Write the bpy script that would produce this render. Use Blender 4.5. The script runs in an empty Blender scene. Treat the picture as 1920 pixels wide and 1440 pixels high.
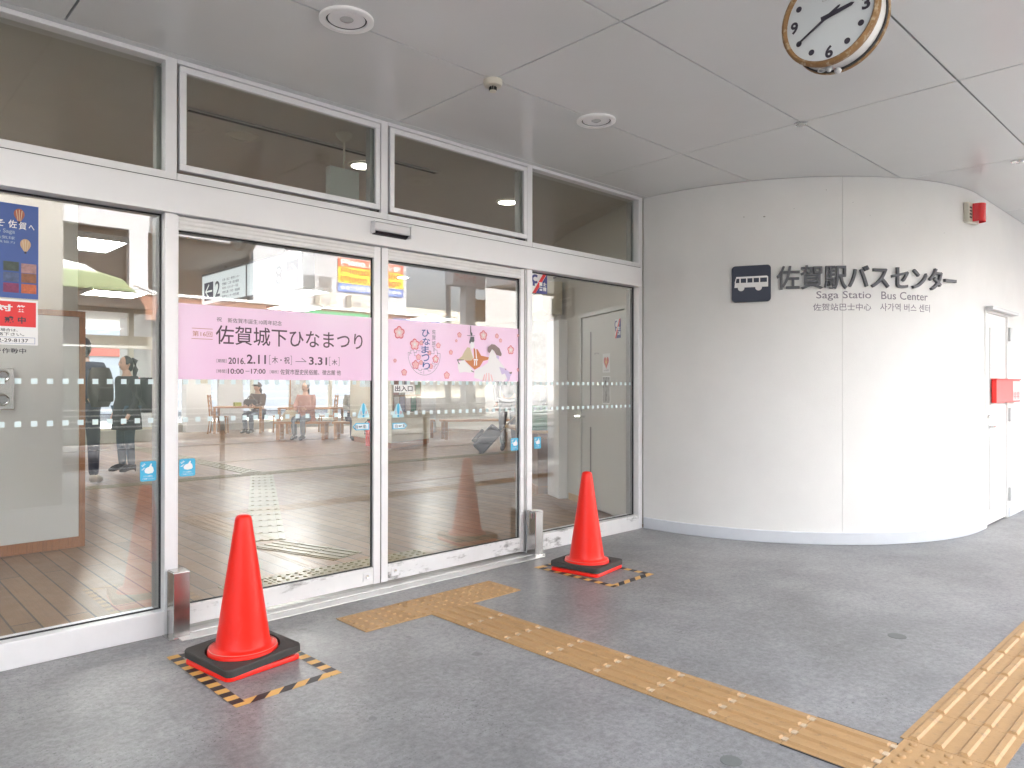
import bpy, bmesh, math, random
from mathutils import Vector, Matrix
random.seed(7)
sc = bpy.context.scene
COL = sc.collection
PI = math.pi
R = math.radians

# ------------------------------------------------------------------ camera, sky, sun, exposure
cam_data = bpy.data.cameras.new('camera')
cam = bpy.data.objects.new('camera', cam_data); COL.objects.link(cam)
cam_data.sensor_width = 36; cam_data.lens = 25.62
cam_data.clip_start = .05; cam_data.clip_end = 2000
YAW, PITCH, ROLL = .76390, .002366, .001278
cam.location = (0, -3.842, 1.25)
cam.rotation_euler = (Matrix.Rotation(-YAW, 3, 'Z') @ Matrix.Rotation(PI/2 + PITCH, 3, 'X') @ Matrix.Rotation(ROLL, 3, 'Z')).to_euler()
sc.camera = cam

SUN_EL, SUN_AZ = R(45), R(12)
w = bpy.data.worlds.new("World"); sc.world = w; w.use_nodes = True
nt = w.node_tree; bg = nt.nodes['Background']
sky = nt.nodes.new('ShaderNodeTexSky'); sky.sky_type = 'NISHITA'; sky.sun_disc = False
sky.sun_elevation = SUN_EL; sky.sun_rotation = SUN_AZ
sky.air_density = 1.0; sky.dust_density = 8.0; sky.ozone_density = 1.0
hs = nt.nodes.new('ShaderNodeHueSaturation'); hs.inputs['Saturation'].default_value = .42
nt.links.new(sky.outputs[0], hs.inputs['Color']); nt.links.new(hs.outputs[0], bg.inputs['Color'])
bg.inputs['Strength'].default_value = .15
sun_d = bpy.data.lights.new('sun', 'SUN'); sun_d.energy = .9; sun_d.angle = R(15); sun_d.color = (1, .97, .93)
sun = bpy.data.objects.new('sun', sun_d); COL.objects.link(sun)
# light arrives from the open (street) side, high up
sun.rotation_euler = Vector((-math.sin(SUN_AZ)*math.cos(SUN_EL), -math.cos(SUN_AZ)*math.cos(SUN_EL), -math.sin(SUN_EL))).to_track_quat('-Z', 'Y').to_euler()

sc.view_settings.view_transform = 'Standard'; sc.view_settings.look = 'None'
sc.view_settings.gamma = 1; sc.view_settings.use_curve_mapping = False
sc.view_settings.exposure = 3.7
sc.cycles.max_bounces = 10; sc.cycles.transparent_max_bounces = 24
sc.cycles.diffuse_bounces = 6; sc.cycles.glossy_bounces = 5
sc.cycles.caustics_reflective = False; sc.cycles.caustics_refractive = False
sc.cycles.sample_clamp_indirect = 6

# ------------------------------------------------------------------ helpers
class MB:
    def __init__(s): s.bm = bmesh.new(); s.mi = 0
    def _f(s, vs):
        try:
            f = s.bm.faces.new(vs); f.material_index = s.mi; return f
        except ValueError: return None
    def box(s, x0, x1, y0, y1, z0, z1, M=None):
        P = [(x0,y0,z0),(x1,y0,z0),(x1,y1,z0),(x0,y1,z0),(x0,y0,z1),(x1,y0,z1),(x1,y1,z1),(x0,y1,z1)]
        v = [s.bm.verts.new(M @ Vector(p) if M else p) for p in P]
        for q in ((0,3,2,1),(4,5,6,7),(0,1,5,4),(1,2,6,5),(2,3,7,6),(3,0,4,7)): s._f([v[i] for i in q])
        return s
    def poly(s, pts):
        s._f([s.bm.verts.new(p) for p in pts]); return s
    def prism(s, pts, d):                       # extrude a 3D polygon by vector d
        a = [s.bm.verts.new(p) for p in pts]; b = [s.bm.verts.new(Vector(p) + Vector(d)) for p in pts]
        s._f(a[::-1]); s._f(b); n = len(a)
        for i in range(n): s._f([a[i], a[(i+1) % n], b[(i+1) % n], b[i]])
        return s
    def loft(s, rings, cap=True, close=True):   # rings: lists of points
        L = [[s.bm.verts.new(p) for p in r] for r in rings]; n = len(L[0])
        for a, b in zip(L, L[1:]):
            for i in range(n if close else n-1): s._f([a[i], a[(i+1) % n], b[(i+1) % n], b[i]])
        if cap and close: s._f(L[0][::-1]); s._f(L[-1])
        return s
    def lathe(s, prof, c=(0,0,0), n=32, axis='z', cap=False):
        rings = []
        for r, h in prof:
            ring = []
            for k in range(n):
                a = 2*PI*k/n; u, v = r*math.cos(a), r*math.sin(a)
                p = (u, v, h) if axis == 'z' else ((h, u, v) if axis == 'x' else (u, h, v))
                ring.append((c[0]+p[0], c[1]+p[1], c[2]+p[2]))
            rings.append(ring)
        return s.loft(rings, cap)
    def tube(s, path, r, n=8):
        path = [Vector(p) for p in path]; rings = []
        for i, p in enumerate(path):
            t = (path[min(i+1, len(path)-1)] - path[max(i-1, 0)]).normalized()
            a = t.cross(Vector((0,0,1)))
            if a.length < 1e-3: a = Vector((1,0,0))
            a.normalize(); b = t.cross(a); rr = r[i] if isinstance(r, (list, tuple)) else r
            rings.append([p + a*rr*math.cos(2*PI*k/n) + b*rr*math.sin(2*PI*k/n) for k in range(n)])
        return s.loft(rings)
    def ellipsoid(s, c, r, seg=16, rings=10, M=None):
        n0 = len(s.bm.verts)
        ret = bmesh.ops.create_uvsphere(s.bm, u_segments=seg, v_segments=rings, radius=1)
        for v in ret['verts']:
            p = Vector((v.co.x*r[0], v.co.y*r[1], v.co.z*r[2]))
            v.co = (M @ p if M else p) + Vector(c)
        for f in {f for v in ret['verts'] for f in v.link_faces}: f.material_index = s.mi
        return s
    def build(s, name, mats, parent=None, bevel=0, smooth=False, seg=2, angle=35):
        bmesh.ops.recalc_face_normals(s.bm, faces=s.bm.faces)
        me = bpy.data.meshes.new(name); s.bm.to_mesh(me); s.bm.free()
        return link(name, me, mats, parent, bevel, smooth, seg, angle)

def link(name, me, mats, parent=None, bevel=0, smooth=False, seg=2, angle=35):
    o = bpy.data.objects.new(name, me); COL.objects.link(o)
    for m in (mats if isinstance(mats, (list, tuple)) else [mats]): me.materials.append(m)
    if smooth:
        for p in me.polygons: p.use_smooth = True
        me.set_sharp_from_angle(angle=R(angle))
    if bevel:
        b = o.modifiers.new('bevel', 'BEVEL'); b.width = bevel; b.segments = seg; b.limit_method = 'ANGLE'; b.angle_limit = R(40)
    if parent: attach(o, parent)
    return o
def world_of(o):
    m = Matrix.LocRotScale(o.location, o.rotation_euler, o.scale)
    return world_of(o.parent) @ o.matrix_parent_inverse @ m if o.parent else m
def attach(o, parent):
    o.parent = parent; o.matrix_parent_inverse = world_of(parent).inverted()
def tag(o, label, cat, group=None, kind=None):
    if label: o['label'] = label
    if cat: o['category'] = cat
    if group: o['group'] = group
    if kind: o['kind'] = kind
    return o
def thing(name, label, cat, loc=(0,0,0), group=None, kind=None):
    o = bpy.data.objects.new(name, None); COL.objects.link(o); o.location = loc; o.empty_display_size = .1
    return tag(o, label, cat, group, kind)
def struct(o): o['kind'] = 'structure'; return o
def copy_tree(o, parent=None):
    c = o.copy(); COL.objects.link(c)
    if parent: c.parent = parent
    for ch in list(o.children): copy_tree(ch, c)
    return c
def place(o, loc, rz=0, label=None):
    o.location = loc; o.rotation_euler = (0, 0, rz)
    if label: o['label'] = label
    return o

# ---- materials
def M(name, col, rough=.5, metal=0, var=0, vs=4, bump=0, bs=150, emit=None, es=0, alpha=1, coat=0, spec=.5, dirt=0, dcol=(.05,.045,.04), ds=3, stretch=(1,1,1), dth=.62, rvar=0):
    m = bpy.data.materials.new(name); m.use_nodes = True
    n, l = m.node_tree.nodes, m.node_tree.links; b = n['Principled BSDF']
    b.inputs['Base Color'].default_value = (*col, 1); b.inputs['Roughness'].default_value = rough
    b.inputs['Metallic'].default_value = metal; b.inputs['Specular IOR Level'].default_value = spec
    b.inputs['Coat Weight'].default_value = coat
    tc = n.new('ShaderNodeTexCoord'); src = None
    if var or dirt:
        nz = n.new('ShaderNodeTexNoise'); nz.inputs['Scale'].default_value = vs; nz.inputs['Detail'].default_value = 6; nz.inputs['Roughness'].default_value = .65
        l.new(tc.outputs['Object'], nz.inputs['Vector'])
        mx = n.new('ShaderNodeMix'); mx.data_type = 'RGBA'
        mx.inputs[6].default_value = (*[c*(1-var) for c in col], 1); mx.inputs[7].default_value = (*[min(1, c*(1+var)) for c in col], 1)
        l.new(nz.outputs[0], mx.inputs[0]); src = mx.outputs[2]
        if dirt:
            mp = n.new('ShaderNodeMapping'); mp.inputs['Scale'].default_value = stretch
            l.new(tc.outputs['Object'], mp.inputs[0])
            n2 = n.new('ShaderNodeTexNoise'); n2.inputs['Scale'].default_value = ds; n2.inputs['Detail'].default_value = 8; n2.inputs['Roughness'].default_value = .7
            l.new(mp.outputs[0], n2.inputs['Vector'])
            cr = n.new('ShaderNodeValToRGB'); cr.color_ramp.elements[0].position = dth; cr.color_ramp.elements[1].position = min(1, dth+.12)
            l.new(n2.outputs[0], cr.inputs[0])
            mu = n.new('ShaderNodeMath'); mu.operation = 'MULTIPLY'; mu.inputs[1].default_value = dirt; l.new(cr.outputs[0], mu.inputs[0])
            m2 = n.new('ShaderNodeMix'); m2.data_type = 'RGBA'; m2.inputs[7].default_value = (*dcol, 1)
            l.new(mu.outputs[0], m2.inputs[0]); l.new(src, m2.inputs[6]); src = m2.outputs[2]
        l.new(src, b.inputs['Base Color'])
        if rvar:
            mr = n.new('ShaderNodeMapRange'); mr.inputs[3].default_value = rough-rvar; mr.inputs[4].default_value = rough+rvar
            l.new(nz.outputs[0], mr.inputs[0]); l.new(mr.outputs[0], b.inputs['Roughness'])
    if bump:
        nb = n.new('ShaderNodeTexNoise'); nb.inputs['Scale'].default_value = bs; nb.inputs['Detail'].default_value = 3
        l.new(tc.outputs['Object'], nb.inputs['Vector'])
        bp = n.new('ShaderNodeBump'); bp.inputs['Strength'].default_value = bump; bp.inputs['Distance'].default_value = .004
        l.new(nb.outputs[0], bp.inputs['Height']); l.new(bp.outputs[0], b.inputs['Normal'])
    if emit:
        b.inputs['Emission Color'].default_value = (*emit, 1); b.inputs['Emission Strength'].default_value = es
    return m

def glass_mat(name, base=.065, tint=(.965,.98,.975)):
    m = bpy.data.materials.new(name); m.use_nodes = True; n, l = m.node_tree.nodes, m.node_tree.links
    n.remove(n['Principled BSDF']); out = n['Material Output']
    tr = n.new('ShaderNodeBsdfTransparent'); tr.inputs[0].default_value = (*tint, 1)
    gl = n.new('ShaderNodeBsdfGlossy'); gl.inputs['Roughness'].default_value = 0; gl.inputs[0].default_value = (1,1,1,1)
    ge = n.new('ShaderNodeNewGeometry')
    dt = n.new('ShaderNodeVectorMath'); dt.operation = 'DOT_PRODUCT'; l.new(ge.outputs['Incoming'], dt.inputs[0]); l.new(ge.outputs['True Normal'], dt.inputs[1])
    def mth(op, a, bb=None):
        k = n.new('ShaderNodeMath'); k.operation = op
        for i, v in ((0, a), (1, bb)):
            if v is None: continue
            if isinstance(v, (int, float)): k.inputs[i].default_value = v
            else: l.new(v, k.inputs[i])
        return k.outputs[0]
    c = mth('ABSOLUTE', dt.outputs['Value']); p = mth('POWER', mth('SUBTRACT', 1.0, c), 5.0)
    f = mth('ADD', mth('MULTIPLY', p, 1-base), base)
    mx = n.new('ShaderNodeMixShader'); l.new(f, mx.inputs[0]); l.new(tr.outputs[0], mx.inputs[1]); l.new(gl.outputs[0], mx.inputs[2])
    l.new(mx.outputs[0], out.inputs[0]); return m

def floor_wood():
    m = bpy.data.materials.new('wood_planks'); m.use_nodes = True; n, l = m.node_tree.nodes, m.node_tree.links; b = n['Principled BSDF']
    tc = n.new('ShaderNodeTexCoord'); mp = n.new('ShaderNodeMapping'); mp.inputs['Rotation'].default_value = (0, 0, PI/2)
    l.new(tc.outputs['Object'], mp.inputs[0])
    br = n.new('ShaderNodeTexBrick'); br.offset = .37; br.inputs['Scale'].default_value = 1; br.inputs['Brick Width'].default_value = 1.8
    br.inputs['Row Height'].default_value = .122; br.inputs['Mortar Size'].default_value = .005; br.inputs['Mortar Smooth'].default_value = .1; br.inputs['Bias'].default_value = 0
    br.inputs['Color1'].default_value = (.27,.148,.072,1); br.inputs['Color2'].default_value = (.18,.098,.048,1); br.inputs['Mortar'].default_value = (.035,.02,.012,1)
    l.new(mp.outputs[0], br.inputs['Vector'])
    m2 = n.new('ShaderNodeMapping'); m2.inputs['Scale'].default_value = (30, 1.5, 1); l.new(tc.outputs['Object'], m2.inputs[0])
    nz = n.new('ShaderNodeTexNoise'); nz.inputs['Scale'].default_value = 2.2; nz.inputs['Detail'].default_value = 5; l.new(m2.outputs[0], nz.inputs['Vector'])
    mr = n.new('ShaderNodeMapRange'); mr.inputs[3].default_value = .72; mr.inputs[4].default_value = 1.25; l.new(nz.outputs[0], mr.inputs[0])
    mu = n.new('ShaderNodeVectorMath'); mu.operation = 'SCALE'; l.new(br.outputs['Color'], mu.inputs[0]); l.new(mr.outputs[0], mu.inputs['Scale'])
    l.new(mu.outputs[0], b.inputs['Base Color'])
    n3 = n.new('ShaderNodeTexNoise'); n3.inputs['Scale'].default_value = 9; l.new(tc.outputs['Object'], n3.inputs['Vector'])
    m3 = n.new('ShaderNodeMapRange'); m3.inputs[3].default_value = .24; m3.inputs[4].default_value = .40; l.new(n3.outputs[0], m3.inputs[0]); l.new(m3.outputs[0], b.inputs['Roughness'])
    bp = n.new('ShaderNodeBump'); bp.inputs['Strength'].default_value = .35; bp.inputs['Distance'].default_value = .003; bp.invert = True
    l.new(br.outputs['Fac'], bp.inputs['Height']); l.new(bp.outputs[0], b.inputs['Normal'])
    b.inputs['Specular IOR Level'].default_value = .33
    return m

def concrete():
    m = bpy.data.materials.new('sealed_concrete'); m.use_nodes = True; n, l = m.node_tree.nodes, m.node_tree.links; b = n['Principled BSDF']
    tc = n.new('ShaderNodeTexCoord')
    def noise(s, d=4, r=.6):
        k = n.new('ShaderNodeTexNoise'); k.inputs['Scale'].default_value = s; k.inputs['Detail'].default_value = d; k.inputs['Roughness'].default_value = r
        l.new(tc.outputs['Object'], k.inputs['Vector']); return k.outputs[0]
    def ramp(x, p0, c0, p1, c1):
        k = n.new('ShaderNodeValToRGB'); e = k.color_ramp.elements; e[0].position = p0; e[0].color = (*c0, 1); e[1].position = p1; e[1].color = (*c1, 1); l.new(x, k.inputs[0]); return k.outputs[0]
    def mix(f, a, bb, mode='MIX'):
        k = n.new('ShaderNodeMix'); k.data_type = 'RGBA'; k.blend_type = mode
        for i, v in ((0, f), (6, a), (7, bb)):
            if isinstance(v, float): k.inputs[i].default_value = v
            elif isinstance(v, tuple): k.inputs[i].default_value = (*v, 1)
            else: l.new(v, k.inputs[i])
        return k.outputs[2]
    c = ramp(noise(1.1, 8, .7), .30, (.228,.23,.236), .68, (.318,.32,.327))
    c = mix(.55, c, ramp(noise(34, 6, .85), .36, (.12,.12,.12), .6, (.5,.5,.5)), 'OVERLAY')
    c = mix(.45, c, ramp(noise(.55, 9, .72), .40, (.34,.34,.34), .60, (.62,.62,.62)), 'OVERLAY')
    c = mix(.30, c, ramp(noise(5.5, 7, .8), .56, (.5,.5,.5), .70, (.12,.12,.12)), 'OVERLAY')
    sp = ramp(noise(80, 3, .6), .60, (0,0,0), .66, (1,1,1)); area = ramp(noise(2.1, 4), .42, (0,0,0), .62, (1,1,1))
    mk = n.new('ShaderNodeMath'); mk.operation = 'MULTIPLY'; l.new(sp, mk.inputs[0]); l.new(area, mk.inputs[1])
    c = mix(mk.outputs[0], c, (.085,.085,.088))
    vo = n.new('ShaderNodeTexVoronoi'); vo.inputs['Scale'].default_value = 3.1
    nv = n.new('ShaderNodeVectorMath'); nv.operation = 'ADD'
    n4 = n.new('ShaderNodeTexNoise'); n4.inputs['Scale'].default_value = 14; l.new(tc.outputs['Object'], n4.inputs['Vector'])
    sc_ = n.new('ShaderNodeVectorMath'); sc_.operation = 'SCALE'; sc_.inputs['Scale'].default_value = .05; l.new(n4.outputs['Color'], sc_.inputs[0])
    l.new(tc.outputs['Object'], nv.inputs[0]); l.new(sc_.outputs[0], nv.inputs[1]); l.new(nv.outputs[0], vo.inputs['Vector'])
    sz = n.new('ShaderNodeSeparateColor'); l.new(vo.outputs['Color'], sz.inputs[0])
    th = n.new('ShaderNodeMapRange'); th.inputs[3].default_value = -.06; th.inputs[4].default_value = .085; l.new(sz.outputs[0], th.inputs[0])
    lt = n.new('ShaderNodeMath'); lt.operation = 'LESS_THAN'; l.new(vo.outputs['Distance'], lt.inputs[0]); l.new(th.outputs[0], lt.inputs[1])
    fc = n.new('ShaderNodeMath'); fc.operation = 'MULTIPLY'; fc.inputs[1].default_value = .55; l.new(lt.outputs[0], fc.inputs[0])
    c = mix(fc.outputs[0], c, (.10,.10,.105))
    l.new(c, b.inputs['Base Color'])
    mr = n.new('ShaderNodeMapRange'); mr.inputs[3].default_value = .29; mr.inputs[4].default_value = .52; l.new(noise(3, 5), mr.inputs[0]); l.new(mr.outputs[0], b.inputs['Roughness'])
    bp = n.new('ShaderNodeBump'); bp.inputs['Strength'].default_value = .12; bp.inputs['Distance'].default_value = .003
    l.new(noise(60, 4), bp.inputs['Height']); l.new(bp.outputs[0], b.inputs['Normal'])
    b.inputs['Specular IOR Level'].default_value = .55
    return m

def film_mat(name, c0, c1):
    m = bpy.data.materials.new(name); m.use_nodes = True; n, l = m.node_tree.nodes, m.node_tree.links; b = n['Principled BSDF']
    tc = n.new('ShaderNodeTexCoord'); nz = n.new('ShaderNodeTexNoise'); nz.inputs['Scale'].default_value = 1.6; nz.inputs['Detail'].default_value = 1
    l.new(tc.outputs['Object'], nz.inputs['Vector'])
    k = n.new('ShaderNodeValToRGB'); e = k.color_ramp.elements; e[0].position = .35; e[0].color = (*c0, 1); e[1].position = .65; e[1].color = (*c1, 1)
    l.new(nz.outputs[0], k.inputs[0]); l.new(k.outputs[0], b.inputs['Base Color']); b.inputs['Roughness'].default_value = .25
    tl = n.new('ShaderNodeBsdfTranslucent'); l.new(k.outputs[0], tl.inputs[0])
    mx = n.new('ShaderNodeMixShader'); mx.inputs[0].default_value = .2
    l.new(b.outputs[0], mx.inputs[1]); l.new(tl.outputs[0], mx.inputs[2]); l.new(mx.outputs[0], n['Material Output'].inputs[0])
    return m

ALU = M('aluminium', (.77,.77,.79), .38, .15, var=.05, vs=12, dirt=.35, dcol=(.25,.24,.23), ds=5, stretch=(1,1,6), dth=.66)
ALU_DIRTY = M('scuffed_aluminium', (.76,.76,.77), .36, .15, var=.08, vs=10, dirt=.85, dcol=(.07,.065,.06), ds=3.2, stretch=(1,1,3), dth=.55)
ALU_RIB = M('streaked_aluminium', (.70,.70,.70), .36, .15, var=.1, vs=20, dirt=.5, dcol=(.2,.19,.18), ds=6, stretch=(.5,1,6), dth=.6)
HEADER = M('painted_header', (.80,.80,.82), .32, .05, var=.03, vs=3, dirt=.2, dcol=(.3,.3,.3), ds=9, dth=.7)
ANOD = M('grey_anodised', (.40,.40,.40), .4, .4, var=.08, vs=10)
DARK = M('dark_gasket', (.015,.015,.018), .6)
STEEL = M('brushed_steel', (.52,.51,.50), .24, 1, var=.12, vs=30, rvar=.06)
CHROME = M('chrome', (.7,.7,.7), .12, 1)
GLASS = glass_mat('clear_glass')
GLASS_UP = glass_mat('clerestory_glass', .04, (.82,.84,.82))
GLASS_B = glass_mat('window_glass', .04)
CEIL = M('ceiling_panel', (.735,.75,.745), .22, 0, var=.035, vs=2, dirt=.35, dcol=(.25,.23,.21), ds=60, dth=.75)
CEIL_BACK = M('ceiling_void', (.03,.03,.03), .9)
WALLW = M('white_render', (.76,.76,.75), .75, 0, var=.06, vs=2.5, bump=.35, bs=160, dirt=.5, dcol=(.35,.34,.31), ds=26, stretch=(1,1,1), dth=.735)
SKIRT = M('skirting_paint', (.60,.63,.68), .45, 0, var=.06, vs=8, dirt=.3, dcol=(.25,.25,.25), ds=9, dth=.66)
DOORP = M('door_paint', (.78,.78,.77), .4, 0, var=.02, vs=3)
CREAM = M('cream_wall', (.60,.59,.55), .7, 0, var=.03, vs=2)
INTC = M('interior_ceiling_board', (.62,.59,.55), .8, 0, var=.06, vs=3, bump=.15, bs=60)
WHITE = M('white_paint', (.8,.8,.8), .5, 0, var=.02, vs=4)
GREYP = M('grey_board', (.60,.60,.60), .55, 0, var=.02, vs=2)
WOOD = M('orange_wood', (.33,.135,.05), .45, 0, var=.18, vs=9, dirt=.4, dcol=(.16,.06,.02), ds=4, stretch=(14,14,1), dth=.5)
WOODL = M('light_wood', (.55,.36,.18), .4, 0, var=.12, vs=9, dirt=.3, dcol=(.35,.2,.08), ds=4, stretch=(2,12,12), dth=.52)
WOODC = M('chair_wood', (.40,.20,.09), .4, 0, var=.15, vs=12)
BROWN = M('brown_laminate', (.20,.115,.075), .4, 0, var=.06, vs=3)
PLANK = floor_wood()
CONC = concrete()
ASPH = M('asphalt', (.085,.085,.088), .85, 0, var=.2, vs=2, bump=.5, bs=80)
TACT = M('tactile_yellow', (.45,.275,.125), .55, 0, var=.14, vs=22, bump=.3, bs=90, dirt=.6, dcol=(.2,.145,.09), ds=26, dth=.57)
TACTI = M('indoor_tactile', (.25,.215,.12), .35, 0, var=.10, vs=6, dirt=.5, dcol=(.2,.17,.1), ds=7, dth=.6)
CONE = M('cone_red', (.88,.018,.008), .34, 0, var=.05, vs=5, spec=.35, dirt=.32, dcol=(.72,.09,.07), ds=7, stretch=(3,3,.9), dth=.60, rvar=.07)
RUBBER = M('rubber', (.045,.042,.04), .7, 0, var=.25, vs=10, bump=.3, bs=60, dirt=.4, dcol=(.12,.11,.1), ds=9)
T_YEL = M('tape_yellow', (.72,.42,.12), .5, 0, var=.06, vs=20, dirt=.3, dcol=(.3,.2,.1), ds=30)
T_BLK = M('tape_black', (.028,.024,.026), .5, 0, var=.3, vs=20)
GREYLET = M('grey_letter', (.085,.09,.105), .5, 0, var=.05, vs=20)
PRINT = M('print_grey', (.21,.19,.23), .6)
NAVY = M('navy_plate', (.022,.03,.058), .4, 0, var=.05)
PRWHITE = M('print_white', (.8,.8,.8), .5)
PRDARK = M('print_dark', (.035,.03,.045), .5)
PLUM = M('print_plum', (.10,.055,.085), .5)
PRBLUE = M('print_blue', (.09,.14,.36), .5)
PRORANGE = M('print_orange', (.50,.22,.16), .5)
PRRED = M('print_red', (.72,.03,.035), .5)
PRPINK = M('print_pink', (.72,.16,.22), .5)
PRLPINK = M('print_light_pink', (.85,.50,.52), .5)
CYAN = M('sticker_cyan', (.06,.42,.66), .4)
FROST = M('frosted_square', (.66,.78,.80), .5)
PINKF = film_mat('pink_film', (.93,.66,.87), (.98,.77,.95))
POSTB = M('poster_blue', (.015,.07,.30), .35, 0, var=.2, vs=3)
CLOCKF = M('clock_face', (.60,.64,.66), .3)
RUST = M('rusty_rim', (.27,.15,.06), .75, 0, var=.35, vs=25, dirt=.8, dcol=(.50,.43,.31), ds=26, stretch=(1,1,1), dth=.52)
REDL = M('red_lens', (.70,.012,.02), .15, 0, coat=.5)
IVORY = M('ivory_plastic', (.62,.59,.50), .4, 0, var=.04)
REDB = M('red_box', (.85,.03,.025), .35)
LAMPE = M('lit_lamp', (.9,.9,.9), .5, emit=(1,.99,.955), es=4)
TUBE = M('lit_tube', (.9,.9,.9), .5, emit=(1,.99,.955), es=6.2)
LBOX = M('light_box', (.6,.64,.64), .4, emit=(.86,.96,1), es=.05)
SKIN = M('skin', (.55,.33,.24), .5)
HAIR = M('dark_hair', (.012,.010,.012), .45)
BLACKC = M('black_cloth', (.012,.012,.016), .85)
NAVYC = M('navy_cloth', (.02,.022,.05), .8)
JEANS = M('blue_jeans', (.035,.07,.11), .8, 0, var=.25, vs=12)
DJEANS = M('dark_jeans', (.016,.02,.05), .8)
GREYC = M('grey_suit', (.14,.16,.20), .8)
PINKC = M('pink_wool', (.46,.24,.20), .9)
BAGB = M('brown_canvas', (.055,.042,.036), .8)
SHOEW = M('pale_shoe', (.5,.46,.38), .6)
SHOEB = M('black_shoe', (.01,.01,.012), .25)
GREEN = M('green_sign', (.05,.36,.16), .5)
FASCIA = M('brown_fascia', (.25,.115,.075), .5)
BLDW = M('white_facade', (.43,.44,.46), .7, 0, var=.03, vs=1)
BLDG = M('grey_facade', (.42,.42,.42), .8, 0, var=.04, vs=1)
DWIN = M('dark_window', (.02,.02,.02), .25, spec=.2)
STEELG = M('galvanised', (.55,.56,.57), .45, .3)
YELB = M('banner_yellow', (.75,.55,.04), .5); REDBN = M('banner_red', (.6,.10,.05), .5); BLUBN = M('banner_blue', (.12,.2,.5), .5)
MINT = M('mint_bag', (.16,.36,.27), .5)
PAPER = M('paper_mix', (.6,.62,.62), .6, 0, var=.5, vs=14, dirt=.6, dcol=(.2,.1,.1), ds=22)
BWPRINT = M('mono_print', (.45,.45,.45), .6, 0, var=.3, vs=20, dirt=.9, dcol=(.05,.05,.05), ds=32, stretch=(1,1,.5), dth=.5)

# ---- lettering: fitted text as a mesh.  fr = (origin, right, up, normal)
def text_geo(body, bold=0, extrude=0, shear=0):
    c = bpy.data.curves.new('lettering', 'FONT'); c.body = body; c.size = 1; c.offset = bold; c.extrude = extrude; c.resolution_u = 3; c.shear = shear
    o = bpy.data.objects.new('lettering', c); COL.objects.link(o)
    me = bpy.data.meshes.new_from_object(o.evaluated_get(bpy.context.evaluated_depsgraph_get()))
    V = [v.co.copy() for v in me.vertices]; F = [tuple(p.vertices) for p in me.polygons]
    bpy.data.objects.remove(o); bpy.data.curves.remove(c); bpy.data.meshes.remove(me)
    return V, F
FX = lambda y: (Vector((0, y, 0)), Vector((1,0,0)), Vector((0,0,1)), Vector((0,-1,0)))          # faces the camera side (-y), a = x, b = z
def put_text(mb, body, fr, a0, a1, b0, b1=None, bold=0, depth=0, out=.001, fmap=None, keep=False):
    V, F = text_geo(body, bold, 0.5 if depth else 0)
    x0, x1 = min(v.x for v in V), max(v.x for v in V); y0, y1 = min(v.y for v in V), max(v.y for v in V)
    sx = (a1-a0)/(x1-x0); sy = sx if b1 is None else (b1-b0)/(y1-y0)
    vs = []
    for v in V:
        a = a0+(v.x-x0)*sx; b = b0+(v.y-y0)*sy; c = out + (v.z+.5)*depth
        vs.append(mb.bm.verts.new(fmap(a, b, c) if fmap else fr[0]+fr[1]*a+fr[2]*b+fr[3]*c))
    for f in F: mb._f([vs[i] for i in f])
    return mb
def flat(mb, fr, pts, out=.0005):
    mb.poly([fr[0]+fr[1]*a+fr[2]*b+fr[3]*out for a, b in pts]); return mb
def rect(mb, fr, a0, a1, b0, b1, out=.0005): return flat(mb, fr, [(a0,b0),(a1,b0),(a1,b1),(a0,b1)], out)
def slab(mb, fr, a0, a1, b0, b1, t):
    P = [fr[0]+fr[1]*a+fr[2]*b for a, b in ((a0,b0),(a1,b0),(a1,b1),(a0,b1))]; mb.prism(P, fr[3]*t); return mb
def rrect(a0, a1, b0, b1, r, n=5):
    pts = []
    for cx, cy, s in ((a1-r,b1-r,0),(a0+r,b1-r,1),(a0+r,b0+r,2),(a1-r,b0+r,3)):
        for k in range(n+1):
            t = PI/2*(s+k/n); pts.append((cx+r*math.cos(t), cy+r*math.sin(t)))
    return pts
def ell(cx, cy, rx, ry, n=20, a0=0, a1=2*PI): return [(cx+rx*math.cos(a0+(a1-a0)*k/n), cy+ry*math.sin(a0+(a1-a0)*k/n)) for k in range(n+(0 if a1-a0 > 6.2 else 1))]
def stroke(mb, fr, pts, wd, out=.001, closed=False):
    n = len(pts)
    for i in range(n if closed else n-1):
        p, q = Vector((*pts[i], 0)), Vector((*pts[(i+1) % n], 0)); d = (q-p)
        if d.length < 1e-6: continue
        d.normalize(); k = Vector((-d.y, d.x, 0))*wd/2; e = d*wd*.4
        flat(mb, fr, [tuple((p-k-e)[:2]), tuple((q-k+e)[:2]), tuple((q+k+e)[:2]), tuple((p+k-e)[:2])], out+i*1e-5)

# ================================================================== SETTING
struct(MB().poly([(-600,-600,-.13),(600,-600,-.13),(600,600,-.13),(-600,600,-.13)]).build('ground', ASPH))
struct(MB().box(-40, 60, -4.60, .02, -.4, 0).build('pavement', CONC, bevel=.01))
struct(MB().box(-40, 60, -4.77, -4.602, -.4, .005).build('kerb', M('kerb_concrete', (.25,.25,.245), .8, 0, var=.1, vs=5), bevel=.015))
mk = MB()
mk.box(-40, 60, -14.6, -14.45, -.128, -.124)
for k in range(10): mk.box(-30+k*8, -26+k*8, -10.6, -10.48, -.128, -.124)
struct(mk.build('road_markings', M('road_paint', (.4,.4,.39), .7, 0, var=.1, vs=9)))
struct(MB().box(-9, 13.6, .122, 16.4, -.3, .004).build('floor', PLANK))
struct(MB().box(-40, 60, -18, -15.2, -.4, .02).build('opposite_pavement', M('far_paving', (.10,.098,.095), .8, 0, var=.08, vs=3), bevel=.01))
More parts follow.
